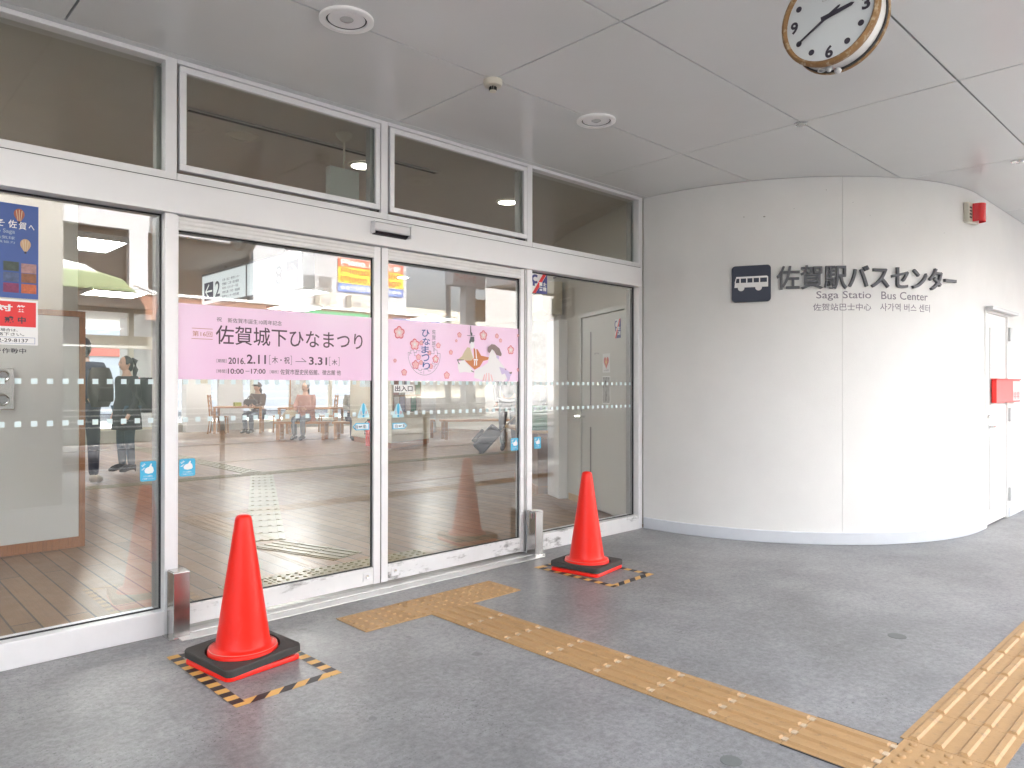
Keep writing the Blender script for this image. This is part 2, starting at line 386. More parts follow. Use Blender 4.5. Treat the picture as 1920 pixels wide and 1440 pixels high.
struct(MB().box(-40, 60, 17.2, 24, -.4, -.02).build('rear_pavement', M('rear_paving', (.3,.3,.3), .8, 0, var=.06, vs=3), bevel=.01))

# canopy ceiling: separate panels with open joints under a dark deck
CZ = 2.908
t = thing('canopy', 'pale panelled canopy ceiling with dark joints over the entrance', 'canopy', (4, -1.8, CZ))
mb = MB(); xs = [.82+1.83*k for k in range(-7, 10)]; ys = [-.045, -.92, -1.79, -2.66, -3.30]
g = .0045
mb.box(xs[0]+g, xs[-1]-g, ys[0]+g, .118, CZ, CZ+.02)
for i in range(len(xs)-1):
    for j in range(4): mb.box(xs[i]+g, xs[i+1]-g, ys[j+1]+g, ys[j]-g, CZ, CZ+.02)
mb.build('ceiling_panels', CEIL, t, bevel=.0015, seg=1)
MB().box(-14, 17.5, -3.30, .118, CZ+.024, CZ+.5).build('deck', CEIL_BACK, t)
mb = MB()
for i in range(len(xs)-1):
    if xs[i] > 2:
        mb.box(xs[i]+g, xs[i+1]-g, -4.17+g, -3.30-g, CZ, CZ+.02)
        if xs[i] > 8: mb.box(xs[i]+g, xs[i+1]-g, -5.04+g, -4.17-g, CZ, CZ+.02)
mb.build('shading_bay_panels', CEIL, t, bevel=.0015, seg=1)
MB().box(2.65, 17.5, -4.18, -3.303, CZ+.024, CZ+.5).box(8.14, 17.5, -5.05, -4.183, CZ+.024, CZ+.5).build('shading_bay_deck', CEIL_BACK, t)  # unseen canopy extension added to shade the right wall and pavement
z0, z1 = CZ-.03, CZ+.55
MB().box(-14, 2.56, -3.39, -3.305, z0, z1).box(2.56, 2.645, -4.27, -3.392, z0, z1).box(2.647, 8.05, -4.27, -4.185, z0, z1).box(8.052, 8.135, -5.14, -4.19, z0, z1).box(8.137, 17.5, -5.14, -5.055, z0, z1).build('fascia', WHITE, t, bevel=.01)

# ------------------------------------------------------------------ round white wall
CX, CY, RW = 7.27, -.1, 1.985
def arc(r, d0, d1, n): return [(CX+r*math.cos(R(d0+(d1-d0)*k/n)), CY+r*math.sin(R(d0+(d1-d0)*k/n))) for k in range(n+1)]
t = thing('round_wall', 'white rendered wall curving round from the glass front', 'wall', (5.9, -1.5, 0))
def wall_strip(mb, r, d0, d1, n, z0, z1, pre=(), post=(), th=.12):
    pts = list(pre)+arc(r, d0, d1, n)+list(post); inn = list(pre and [(pre[0][0]+th, pre[0][1])])+arc(r-th, d0, d1, n)+list(post and [(post[-1][0], post[-1][1]+th)])
    mb.loft([[(p[0],p[1],z0),(p[0],p[1],z1),(q[0],q[1],z1),(q[0],q[1],z0)] for p, q in zip(pts, inn)])
mb = MB(); wall_strip(mb, RW, 180, 224.62, 26, .05, 2.905, pre=[(CX-RW, .0)]); mb.build('wall_panel', WALLW, t, smooth=True)
mb = MB(); wall_strip(mb, RW, 224.72, 270, 26, .05, 2.905, post=[(7.446, CY-RW)]); mb.build('wall_panel', WALLW, t, smooth=True)
MB().box(8.236, 20, CY-RW, CY-RW+.12, .05, 2.905).build('wall_panel', WALLW, t)
MB().box(7.446, 8.236, CY-RW, CY-RW+.12, 1.935, 2.905).build('wall_panel', WALLW, t)
mb = MB(); wall_strip(mb, RW-.004, 224.5, 224.84, 2, .05, 2.904, th=.05); mb.build('panel_joint', M('joint_sealant', (.5,.5,.49), .7), t)
mb = MB(); wall_strip(mb, RW+.016, 180, 270, 52, 0, .095, pre=[(CX-RW-.016, -.012)], post=[(7.43, CY-RW-.016)], th=.03)
mb.box(8.26, 20, CY-RW-.016, CY-RW+.01, 0, .095); mb.build('skirting', SKIRT, t, smooth=True, bevel=.004)
mb = MB()
for dg, zz, s in ((203,2.62,.008),(207.5,2.61,.013),(221,2.80,.006),(227,2.70,.005),(214,2.66,.005),(231,2.60,.005),(240,2.55,.004),(252,2.5,.006)):
    p = Vector((CX+(RW+.0012)*math.cos(R(dg)), CY+(RW+.0012)*math.sin(R(dg)), zz)); tg = Vector((-math.sin(R(dg)), math.cos(R(dg)), 0)); up = Vector((0,0,1))
    mb.poly([p+tg*s, p+up*s*.5, p-tg*s*.8, p-up*s*.4])
mb.build('scuff_mark', M('scuff', (.3,.29,.27), .8), t)

# letters fixed on the round wall
def onwall(a, b, c):
    th = PI + a/RW; r = RW + c
    return Vector((CX+r*math.cos(th), CY+r*math.sin(th), b))
t = thing('pictogram_plate', 'dark navy plate with a white bus symbol on the round wall', 'sign', onwall(.855, 1.925, 0))
mb = MB(); P = rrect(.707, 1.003, 1.928, 2.220, .028)
a = [onwall(x, z, .004) for x, z in P]; b = [onwall(x, z, .03) for x, z in P]
mb.loft([a, b]); mb.build('plate', NAVY, t)
mb = MB()
def wp(pts, out=.0315): mb.poly([onwall(x, z, out) for x, z in pts])
X0, Z0 = .707, 1.928
def q(px, py): return (X0+px*.296, Z0+py*.292)
# bus outline in strips so that the windows stay dark
wp([q(.07,.40), q(.93,.40), q(.93,.53), q(.085,.53)])
wp([q(.12,.70), q(.90,.70), q(.93,.67), q(.93,.65), q(.11,.65)])
for xa, xb in ((.075,.105),(.20,.235),(.375,.405),(.535,.565),(.70,.73),(.90,.93)): wp([q(xa,.53), q(xb,.53), q(xb+(.02 if xa < .1 else 0),.65), q(xa+(.03 if xa < .1 else 0),.65)])
for cx in (.245, .69): wp([q(x, z) for x, z in ell(cx, .385, .085, .085, 18)], .0325)
mb.build('bus_symbol', PRWHITE, t)
def wall_letters(name, label, body, a0, a1, b0, b1, mat, bold, depth):
    mb = MB(); put_text(mb, body, None, a0, a1, b0, b1, bold=bold, depth=depth, out=.002, fmap=onwall)
    return tag(mb.build(name, mat), label, 'lettering', 'station lettering on the round wall')
wall_letters('raised_lettering', 'thick grey raised Japanese characters in the top row of the wall sign', '佐賀駅バスセンター', 1.045, 2.625, 2.015, 2.205, GREYLET, .012, .022)
mb = MB(); put_text(mb, 'Saga Statio', None, 1.345, 1.775, 1.925, 2.000, bold=.004, out=.002, fmap=onwall); put_text(mb, 'Bus Center', None, 1.860, 2.300, 1.938, 2.000, bold=.004, out=.002, fmap=onwall)
tag(mb.build('english_lettering', PRINT), 'grey line of English letters with one letter missing on the round wall', 'lettering', 'station lettering on the round wall')
wall_letters('chinese_lettering', 'small grey Chinese characters left under the English line', '佐贺站巴士中心', 1.320, 1.775, 1.846, 1.903, PRINT, .004, 0)
wall_letters('korean_lettering', 'small grey Korean characters right under the English line', '사가역 버스 센터', 1.850, 2.324, 1.845, 1.907, PRINT, .004, 0)

# fire alarm lamp high on the wall
th = R(262.5); p0 = Vector((CX+RW*math.cos(th), CY+RW*math.sin(th), 2.70)); nrm = Vector((math.cos(th), math.sin(th), 0)); tg = Vector((-math.sin(th), math.cos(th), 0))
FR = (p0, tg, Vector((0,0,1)), nrm)
t = thing('alarm_beacon', 'red fire alarm beacon with ivory base high on the round wall', 'alarm', p0)
mb = MB(); slab(mb, FR, -.09, .10, -.085, .085, .045); mb.build('base', IVORY, t, bevel=.008)
mb = MB()
for k in range(4): slab(mb, (p0+nrm*.0455, *FR[1:]), -.08, -.035, -.05+k*.027, -.036+k*.027, .001)
mb.build('grille', DARK, t)
mb = MB(); FR2 = (p0+nrm*.046, *FR[1:])
rings = []
for k in range(9):
    u = PI*k/8; rings.append([FR2[0]+tg*(.035-.062*math.cos(u))+nrm*(.075*math.sin(u)**.7 if 0 < k < 8 else 0)+Vector((0,0,z)) for z in (-.075, -.06, .06, .075)])
mb.loft(rings, close=False); mb.build('lens', REDL, t, smooth=True, angle=50)

# ------------------------------------------------------------------ steel staff door in the outer wall
t = thing('steel_door', 'white steel service door at the far end of the round wall', 'door', (7.84, -2.085, 0))
YD = CY-RW
MB().box(7.488, 8.20, YD+.004, YD+.045, .012, 1.905).build('door_leaf', DOORP, t, bevel=.003)
mb = MB(); mb.box(7.446, 7.486, YD-.012, YD+.06, 0, 1.935); mb.box(8.202, 8.236, YD-.012, YD+.06, 0, 1.935); mb.box(7.486, 8.202, YD-.012, YD+.06, 1.907, 1.935); mb.build('door_frame', DOORP, t, bevel=.003)
MB().box(7.43, 8.36, YD-.07, YD-.013, 1.925, 1.955).build('rain_hood', STEELG, t, bevel=.004)
mb = MB()
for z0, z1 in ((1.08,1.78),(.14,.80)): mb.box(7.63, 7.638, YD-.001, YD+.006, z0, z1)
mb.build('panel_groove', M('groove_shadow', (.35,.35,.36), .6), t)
for z in (1.745, .98, .225):
    MB().box(8.215, 8.285, YD-.035, YD-.0125, z-.065, z+.065).build('hinge', STEELG, t, bevel=.004)
h = MB().lathe([(.0,-.012),(.027,-.012),(.027,.0),(0,.0)], (7.585, YD-.0, .885), 16, 'y').tube([(7.585,YD-.01,.885),(7.585,YD-.055,.885),(7.60,YD-.06,.885),(7.72,YD-.06,.885)], .011).build('lever_handle', CHROME, t, smooth=True)
MB().lathe([(.0,-.016),(.022,-.016),(.024,0),(0,0)], (7.585, YD+.003, .975), 16, 'y').build('keyhole', CHROME, t, smooth=True)
mb = MB(); rect(mb, FX(YD-.0005), 7.53, 7.575, 1.03, 1.10); mb.build('notice_sticker', M('sticker_grey', (.6,.6,.62), .5), t)
# red emergency box standing off the door
t = thing('red_box', 'red emergency box with white label beside the service door hinges', 'emergency box', (7.88, -2.13, 1.1))
MB().box(7.655, 8.53, -2.13, -2.09, 1.10, 1.31).build('box_body', REDB, t, bevel=.004)
MB().box(7.645, 8.54, -2.138, -2.09, 1.311, 1.321).build('lid', REDB, t, bevel=.003)
mb = MB(); rect(mb, FX(-2.1315), 8.24, 8.51, 1.115, 1.30); mb.build('label_plate', M('label_pink', (.75,.55,.55), .4), t)
mb = MB(); put_text(mb, '非常', FX(-2.1325), 8.27, 8.48, 1.13, 1.2); mb.build('label_lettering', PRRED, t)

# ================================================================== GLASS FRONT
F = thing('glass_front', 'silver aluminium framed glass shopfront with clerestory windows', 'shopfront', (3, 0, 0))
def post(x0, x1, z0=0, z1=2.905, y0=-.002, y1=.12): MB().box(x0, x1, y0, y1, z0, z1).build('post', ALU, F, bevel=.003)
post(1.270, 1.3255); post(3.834, 3.889); post(5.213, 5.268); post(2.546, 2.598, 2.284)
XL = [-1.25, -3.7, -6.2, -8.7]
for x in XL: post(x, x+.055)
def rail(x0, x1, z0, z1, y0, y1, name='rail', mat=ALU): MB().box(x0, x1, y0, y1, z0, z1).build(name, mat, F, bevel=.0025)
spans_fix = [(-1.195,1.270),(3.889,5.213)]+[(XL[i+1]+.055, XL[i]) for i in range(3)]
spans_all = spans_fix+[(1.3255,2.546),(2.598,3.834)]
for a, b in spans_all:
    rail(a, b, 2.882, 2.9055, -.004, .12, 'head_rail')
    rail(a, b, 2.2845, 2.326, -.004, .12, 'transom_rail')
for a, b in spans_fix:
    rail(a, b, 0, .120, -.006, .12, 'sill_rail', ALU_DIRTY if a > 3 else ALU)
# header boxes, one per run, 2.5 mm dark seam under the transom
MB().box(-8.7, 5.213, -.03, .119, 2.117, 2.2795).build('header', HEADER, F, bevel=.003)
MB().box(-8.7, 5.213, -.022, .1, 2.2797, 2.2843).build('header_seam', DARK, F)
# fixed panes with dark gaskets
for a, b in spans_fix:
    MB().box(a, b, .055, .063, .120, 2.117).build('pane', GLASS, F)
    mb = MB()
    for q0, q1, z0, z1 in ((a, a+.004, .12, 2.117), (b-.006, b, .12, 2.117), (a+.004, b-.006, .12, .125), (a+.004, b-.006, 2.110, 2.117)): mb.box(q0, q1, .053, .066, z0, z1)
    mb.build('gasket', DARK, F)
    MB().box(a, b, .055, .063, 2.326, 2.882).build('pane', GLASS_UP, F)
    mb = MB()
    for q0, q1, z0, z1 in ((b-.022, b, .12, 2.1), (a, a+.022, .12, 2.1)): mb.box(q0, q1, .074, .118, z0, z1)
    for q0, q1 in ((b-.02, b), (a, a+.02)): mb.box(q0, q1, .07, .118, 2.33, 2.87)
    mb.build('inner_stop', ANOD, F)
# hinged clerestory sashes
for a, b in ((1.3255,2.546),(2.598,3.834)):
    wdw = MB().box(a, b, .02, .118, 2.3262, 2.334).box(a, a+.006, .02, .118, 2.334, 2.882).box(b-.006, b, .02, .118, 2.334, 2.882).build('window', DARK, F)
    a0, b0, z0, z1 = a+.011, b-.011, 2.341, 2.874
    mb = MB(); wd = .033
    mb.box(a0, b0, -.012, .03, z1-wd, z1); mb.box(a0, b0, -.012, .03, z0, z0+wd); mb.box(a0, a0+wd, -.012, .03, z0+wd, z1-wd); mb.box(b0-wd, b0, -.012, .03, z0+wd, z1-wd)
    mb.build('sash', ALU, wdw, bevel=.003)
    MB().box(a0+wd, b0-wd, .006, .012, z0+wd, z1-wd).build('pane', GLASS_UP, wdw)
    MB().box(b0-wd-.026, b0-wd, .0125, .06, z0+wd, z1-wd).build('inner_stop', ANOD, wdw)
MB().box(1.3255, 3.834, .10, .119, 2.04, 2.117).build('door_track', ANOD, F)
# frosted safety squares on the fixed panes
SQ = None
def squares(parent, x0, x1, y):
    global SQ
    for z in (1.268, 1.074):
        x = x0
        while x < x1-.02:
            if SQ is None:
                mb = MB(); rect(mb, FX(0), 0, .025, -.0125, .0125, .0015); o = mb.build('safety_square', FROST); SQ = o
            else: o = SQ.copy(); COL.objects.link(o)
            o.location = (x, y, z); attach(o, parent); x += .0622
squares(F, .4, 1.25, .055); squares(F, 3.965, 5.18, .055)

# ------------------------------------------------------------------ sliding doors
def leaf(x0, x1, label, left_w, right_w, flip):
    t = thing('sliding_door', label, 'door', ((x0+x1)/2, .03, .02), 'automatic sliding doors')
    mb = MB(); mb.box(x0, x0+left_w, .008, .052, .02, 2.115); mb.box(x1-right_w, x1, .008, .052, .02, 2.115); mb.build('stile', ALU, t, bevel=.003)
    mb = MB(); mb.box(x0+left_w, x1-right_w, .010, .050, 2.042, 2.112)
    for k in range(3): mb.box(x0+left_w, x1-right_w, .006, .0098, 2.05+k*.021, 2.062+k*.021)
    mb.build('top_rail', ALU_RIB, t, bevel=.002)
    MB().box(x0+left_w, x1-right_w, .0095, .0505, .022, .125).build('bottom_rail', ALU_DIRTY, t, bevel=.003)
    MB().box(x0+left_w, x1-right_w, .028, .036, .125, 2.042).build('pane', GLASS, t)
    mb = MB(); a, b = x0+left_w, x1-right_w
    mb.box(a, b, .026, .038, .125, .130); mb.box(a, b, .026, .038, 2.036, 2.042); mb.box(b-.006, b, .026, .038, .13, 2.036); mb.box(a, a+.005, .026, .038, .13, 2.036)
    mb.build('gasket', DARK, t)
    squares(t, a+.03, b, .028)
    lx = b-.045 if not flip else a+.055
    MB().box(lx-.03, lx+.03, .0065, .0094, .045, .10).build('lock_plate', ALU, t, bevel=.002)
    MB().lathe([(0,-.006),(.011,-.005),(.013,0)], (lx, .0063, .075), 14, 'y').build('lock_cylinder', CHROME, t, smooth=True)
    return t
leaf(1.3265, 2.553, 'silver framed sliding door leaf behind the left cone', .012, .05, False)
leaf(2.560, 3.812, 'silver framed sliding door leaf with festival doll picture', .05, .036, True)
tag(MB().box(2.5535, 2.5595, .012, .048, .02, 2.112).build('door_seal', DARK), 'black rubber seal upright between the two sliding door leaves', 'seal')
MB().box(3.813, 3.8335, .004, .1, .02, 2.116).build('jamb', ANOD, F, bevel=.002)

# threshold track
t = thing('threshold', 'brushed steel threshold track along the sliding doors', 'threshold', (2.6, -.05, 0))
THR = M('threshold_steel', (.55,.55,.54), .3, .7, var=.15, vs=5, dirt=.6, dcol=(.2,.2,.2), ds=4, stretch=(1,4,1), dth=.58)
MB().box(1.30, 3.86, -.165, -.075, 0, .006).build('outer_plate', THR, t, bevel=.002)
MB().box(1.30, 3.86, -.072, .0, 0, .009).build('inner_plate', THR, t, bevel=.002)
MB().box(1.33, 3.83, .0, .118, 0, .0065).build('guide_rail', ANOD, t)

# door guards: square steel posts
def guard():
    t = thing('guard_post', None, 'guard post', (0,0,0), 'steel guard posts beside the doors')
    MB().box(-.04, .04, -.048, .044, 0, .325).build('post', STEEL, t, bevel=.003)
    MB().box(-.06, .06, -.06, .05, 0, .004).build('base_plate', STEEL, t, bevel=.001)
    MB().box(-.036, .036, -.044, .04, .3255, .3285).build('cap', STEEL, t, bevel=.001)
    return t
g1 = guard(); place(g1, (1.318, -.058, .0)); g1['label'] = 'square steel guard post behind the nearest cone'
g2 = copy_tree(g1); place(g2, (3.862, -.056, .0)); g2['label'] = 'square steel guard post with padlock tag between the doors and the farther cone'
MB().box(3.81, 3.822, -.075, -.05, .27, .315).build('lock_tag', CHROME, g2, bevel=.003)

# door sensor
t = thing('door_sensor', 'silver automatic door sensor bar on the header', 'sensor', (2.59, -.03, 2.18))
mb = MB(); mb.box(2.457, 2.722, -.075, -.031, 2.195, 2.252); mb.build('housing', M('sensor_silver', (.5,.5,.52), .35, .5), t, bevel=.008)
mb = MB(); mb.loft([[(x, -.073, 2.2), (x, -.033, 2.175), (x, -.033, 2.2)] for x in (2.464, 2.715)]); mb.build('lens', M('sensor_dark', (.02,.02,.025), .15), t)
MB().box(2.452, 2.4565, -.078, -.031, 2.178, 2.254).build('end_cap', ALU, t, bevel=.002)
MB().box(2.7225, 2.727, -.078, -.031, 2.178, 2.254).build('end_cap', ALU, t, bevel=.002)

# ------------------------------------------------------------------ pink festival films on the doors
DY = .028
t = thing('festival_banner', 'pink banner film with Japanese festival title and dates on the left door', 'banner', (1.92, DY, 1.28), 'pink festival banners on the doors')
fr = FX(DY)
mb = MB(); mb.box(1.3395, 2.4965, DY-.0018, DY-.0008, 1.281, 1.672); mb.build('film', PINKF, t)
def tx(parent, mat, items, y=DY, name='lettering', out=.003):
    mb = MB()
    for it in items: put_text(mb, it[0], FX(y), *it[1:5], bold=it[5] if len(it) > 5 else 0, out=out)
    return mb.build(name, mat, parent)
tx(t, PLUM, [('佐賀城下ひなまつり', 1.534, 2.433, 1.468, 1.570, .006)], name='title_lettering')
tx(t, PLUM, [('祝', 1.539, 1.566, 1.589, 1.612), ('新佐賀市誕生10周年記念', 1.598, 1.905, 1.586, 1.612)])
tx(t, PRORANGE, [('第16回', 1.414, 1.516, 1.505, 1.533)])
mb = MB(); rect(mb, fr, 1.411, 1.518, 1.545, 1.5475, .003); rect(mb, fr, 1.409, 1.518, 1.491, 1.4935, .003); mb.build('rule_line', PRORANGE, t)
tx(t, PLUM, [('2016.', 1.602, 1.695, 1.365, 1.400, .018), ('2.11', 1.703, 1.812, 1.368, 1.419, .018), ('木・祝', 1.848, 1.953, 1.373, 1.412, .008), ('3.31', 2.073, 2.190, 1.370, 1.416, .018), ('木', 2.222, 2.258, 1.371, 1.405, .008),
             ('10:00', 1.599, 1.686, 1.312, 1.340, .014), ('17:00', 1.727, 1.810, 1.314, 1.341, .014), ('佐賀市歴史民俗館、徴古館 他', 1.897, 2.282, 1.311, 1.342, .004)], name='date_lettering')
tx(t, PLUM, [('［期間］', 1.539, 1.592, 1.371, 1.390), ('［時間］', 1.539, 1.592, 1.316, 1.335), ('［場所］', 1.835, 1.885, 1.316, 1.335)], name='small_lettering')
mb = MB(); stroke(mb, fr, [(1.99,1.387),(2.055,1.387),(2.028,1.407)], .003, .003); rect(mb, fr, 1.695, 1.718, 1.326, 1.3285, .003)
for x, s in ((1.832,1),(1.965,-1),(2.205,1),(2.272,-1)): stroke(mb, fr, [(x+.008*s,1.418),(x,1.418),(x,1.368),(x+.008*s,1.368)], .0018, .003)
mb.build('bracket_marks', PLUM, t)

t = thing('festival_banner', 'pink banner film with red plum blossoms and two paper-style dolls on the right door', 'banner', (3.19, DY, 1.28), 'pink festival banners on the doors')
mb = MB(); mb.box(2.612, 3.7755, DY-.0018, DY-.0008, 1.281, 1.672); mb.build('film', PINKF, t)
def blossom(mb, cx, cz, r, big):
    def pet(k, rr, d): a = PI/2+2*PI*k/5; return ell(cx+d*math.cos(a), cz+d*math.sin(a), rr, rr, 12)
    mb.mi = 0
    for k in range(5): flat(mb, fr, pet(k, r*.50, r*.58), .0030+k*2e-5)
    mb.mi = 1
    for k in range(5): flat(mb, fr, pet(k, r*.34, r*.54), .0034+k*2e-5)
    flat(mb, fr, ell(cx, cz, r*.4, r*.4, 12), .0036)
    mb.mi = 2
    if big:
        for k in range(5):
            a = PI/2+2*PI*(k+.5)/5; stroke(mb, fr, [(cx, cz), (cx+r*.5*math.cos(a), cz+r*.5*math.sin(a))], r*.09, .0040)
            a = PI/2+2*PI*k/5; stroke(mb, fr, [(cx, cz), (cx+r*.55*math.cos(a), cz+r*.55*math.sin(a))], r*.09, .0041)
fl = [(2.704,1.589,.040,1),(2.826,1.518,.036,1),(2.88,1.53,.016,0),(3.02,1.519,.018,0),(2.945,1.466,.015,0),(2.856,1.437,.019,0),(2.833,1.386,.028,0),(2.877,1.402,.015,0),(2.997,1.427,.025,1),(2.958,1.378,.017,0),
      (2.743,1.335,.021,0),(2.672,1.409,.012,0),(3.093,1.32,.024,0),(3.128,1.477,.016,0),(3.203,1.599,.018,0),(3.176,1.557,.010,0),(3.423,1.606,.034,1),(3.553,1.608,.017,0),(3.589,1.577,.014,0),(3.765,1.622,.010,0),(3.691,1.512,.032,1),(3.766,1.368,.013,0)]
for f_ in fl:
    mb = MB(); blossom(mb, *f_); mb.build('plum_blossom', [PRPINK, PRLPINK, PRWHITE], t)
mb = MB()
for k, ch in enumerate('ひなまつり'): put_text(mb, ch, fr, 2.882+.006*math.sin(k*2), 2.945+.006*math.sin(k*2), 1.572-k*.054, 1.620-k*.054, bold=.012, out=.005)
mb.build('vertical_title', PRBLUE, t)
mb = MB()
for k, ch in enumerate('佐賀城下'): put_text(mb, ch, fr, 2.966, 2.996, 1.592-k*.038, 1.624-k*.038, out=.005)
mb.build('vertical_subtitle', PRINT, t)
mb = MB(); cx, cz = 2.905, 1.455
stroke(mb, fr, ell(cx, cz, .131, .136, 22, PI, 2*PI), .0022, .0028)
for pl in ([(2.774,1.455),(2.774,1.465),(2.795,1.465),(2.795,1.48),(2.82,1.48),(2.82,1.465),(2.84,1.465),(2.84,1.478),(2.872,1.478)], [(2.785,1.445),(2.785,1.458),(2.80,1.458)], [(2.825,1.465),(2.825,1.445),(2.84,1.445)],
           [(2.94,1.48),(2.96,1.48),(2.96,1.462),(2.985,1.462),(2.985,1.488),(3.01,1.488),(3.01,1.465),(3.036,1.465),(3.036,1.455)], [(2.995,1.45),(3.015,1.45),(3.015,1.475)],
           [(2.835,1.358),(2.86,1.358),(2.86,1.348),(2.88,1.348),(2.88,1.358),(2.935,1.358),(2.935,1.347),(2.96,1.347)], [(2.90,1.348),(2.90,1.325)], [(2.97,1.41),(2.97,1.395),(2.995,1.395),(2.995,1.38),(2.985,1.38),(2.985,1.362)], [(3.01,1.41),(3.01,1.39),(3.0,1.39)], [(2.87,1.335),(2.885,1.335)]):
    stroke(mb, fr, pl, .0022, .0028)
mb.build('castle_line_emblem', PRINT, t)
# the two dolls, flat coloured shapes
DG, DO, DW, DT, DV, DM = M('doll_grey', (.12,.12,.13), .5), M('doll_orange', (.62,.22,.08), .5), M('doll_white', (.84,.82,.84), .5), M('doll_tan', (.60,.50,.34), .5), M('doll_violet', (.62,.52,.76), .5), M('doll_brown', (.26,.19,.19), .5)
def decal(name, mat, polys, out):
    mb = MB()
    for i, pl in enumerate(polys): flat(mb, fr, pl, out+i*4e-5)
    mb.build(name, mat, t)
decal('doll_white_robe', DW, [[(3.188,1.405),(3.235,1.43),(3.30,1.385),(3.335,1.345),(3.30,1.34),(3.25,1.345),(3.204,1.338),(3.19,1.37)],
      [(3.48,1.475),(3.52,1.50),(3.55,1.46),(3.575,1.43),(3.62,1.39),(3.66,1.31),(3.62,1.283),(3.43,1.283),(3.335,1.305),(3.34,1.358),(3.42,1.39),(3.465,1.414)], ell(3.318,1.537,.020,.030,14), ell(3.506,1.487,.020,.028,14)], .0042)
decal('doll_tan_robe', DT, [[(3.275,1.517),(3.306,1.512),(3.33,1.45),(3.31,1.425),(3.185,1.428),(3.225,1.452),(3.25,1.49)]], .0046)
decal('doll_orange_robe', DO, [[(3.330,1.512),(3.368,1.505),(3.40,1.462),(3.475,1.452),(3.465,1.435),(3.42,1.425),(3.39,1.385),(3.34,1.362),(3.29,1.395),(3.25,1.425),(3.31,1.425),(3.335,1.45)]], .0047)
decal('doll_ribbon', DW, [[(3.296,1.515),(3.302,1.515),(3.335,1.44),(3.327,1.44)], [(3.345,1.51),(3.353,1.51),(3.362,1.44),(3.352,1.44)], [(3.33,1.437),(3.37,1.437),(3.37,1.427),(3.33,1.427)], [(3.335,1.425),(3.345,1.425),(3.342,1.39),(3.334,1.39)], [(3.352,1.425),(3.362,1.425),(3.362,1.392),(3.353,1.392)]], .0052)
decal('doll_hat', DG, [[(3.299,1.668),(3.306,1.668),(3.308,1.625),(3.318,1.615),(3.318,1.60),(3.303,1.60),(3.298,1.62)], [(3.27,1.600),(3.342,1.600),(3.342,1.597),(3.27,1.597)], [(3.302,1.592),(3.334,1.592),(3.336,1.565),(3.330,1.553),(3.306,1.556),(3.296,1.54),(3.290,1.552)], [(3.178,1.43),(3.24,1.43),(3.24,1.426),(3.19,1.422),(3.204,1.40),(3.197,1.396)], [(3.31,1.357),(3.335,1.347),(3.33,1.343),(3.306,1.352)]], .0056)
decal('doll_long_hair', DM, [[(3.50,1.547),(3.53,1.545),(3.575,1.52),(3.598,1.48),(3.592,1.463),(3.575,1.466),(3.545,1.472),(3.525,1.50),(3.503,1.512),(3.488,1.49),(3.475,1.482),(3.462,1.497),(3.465,1.525)], [(3.67,1.347),(3.702,1.352),(3.70,1.340),(3.685,1.335)], [(3.628,1.375),(3.645,1.372),(3.640,1.362)]], .0054)
decal('doll_violet_sash', DV, [[(3.545,1.47),(3.575,1.464),(3.57,1.44),(3.548,1.45)], [(3.575,1.385),(3.63,1.375),(3.70,1.335),(3.66,1.29),(3.63,1.34),(3.60,1.33)], [(3.66,1.31),(3.685,1.31),(3.67,1.283),(3.65,1.283)]], .0050)
decal('doll_pink_pleats', PRLPINK, [[(3.43,1.33),(3.44,1.33),(3.425,1.284),(3.412,1.284)], [(3.45,1.34),(3.456,1.34),(3.448,1.284),(3.437,1.284)], [(3.47,1.34),(3.478,1.34),(3.482,1.284),(3.47,1.284)], [(3.49,1.33),(3.498,1.33),(3.515,1.284),(3.505,1.284)]], .0050)

# ------------------------------------------------------------------ notices and stickers on the glass
FY = .055
t = thing('travel_poster', 'blue travel poster with hot air balloons at the left edge of the glass', 'poster', (.55, FY, 1.63))
MB().box(.36, .738, FY-.002, FY-.0005, 1.640, 2.062).build('sheet', POSTB, t)
tx(t, PRWHITE, [('へ', .700, .722, 1.953, 1.975, .01), ('賀', .662, .692, 1.950, 1.984, .01), ('佐', .623, .655, 1.952, 1.988, .01), ('ようこそ', .44, .61, 1.955, 1.985, .01)], FY)
tx(t, M('poster_pale', (.35,.45,.6), .5), [('Welcome to Saga', .46, .648, 1.922, 1.945), ('佐賀熱気球', .52, .648, 1.900, 1.914), ('写真協力', .56, .648, 1.882, 1.893)], FY, 'small_lettering')
def balloon(x, z, r, m):
    mb = MB(); flat(mb, FX(FY), ell(x, z, r*.85, r, 18), .003); flat(mb, FX(FY), [(x-r*.75,z-r*.5),(x+r*.75,z-r*.5),(x+r*.25,z-r*1.35),(x-r*.25,z-r*1.35)], .0031); mb.build('balloon', m, t)
    mb = MB(); rect(mb, FX(FY), x-r*.16, x+r*.16, z-r*1.75, z-r*1.4, .0031); mb.build('balloon_basket', DARK, t)
    mb = MB()
    for k in (-.45, 0, .45): flat(mb, FX(FY), [(x+k*r-.0015,z+r*.8*(1-abs(k)*.4)),(x+k*r+.0015,z+r*.8*(1-abs(k)*.4)),(x+k*r*.5+.001,z-r*1.3),(x+k*r*.5-.001,z-r*1.3)], .0034)
    mb.build('balloon_stripe', DT, t)
balloon(.664, 2.018, .024, M('balloon_red', (.35,.10,.06), .5)); balloon(.688, 1.885, .024, M('balloon_tan', (.50,.33,.2), .5))
for i, (x, z, c) in enumerate(((.605,1.760,(.05,.07,.06)),(.672,1.756,(.35,.2,.2)),(.605,1.712,(.07,.10,.2)),(.672,1.712,(.25,.1,.05)),(.605,1.664,(.2,.03,.1)),(.672,1.664,(.5,.12,.05)))):
    mb = MB(); rect(mb, FX(FY), x, x+.058, z, z+.042, .003); mb.build('photo_picture', M('photo_tint', c, .5, var=.9, vs=40), t)
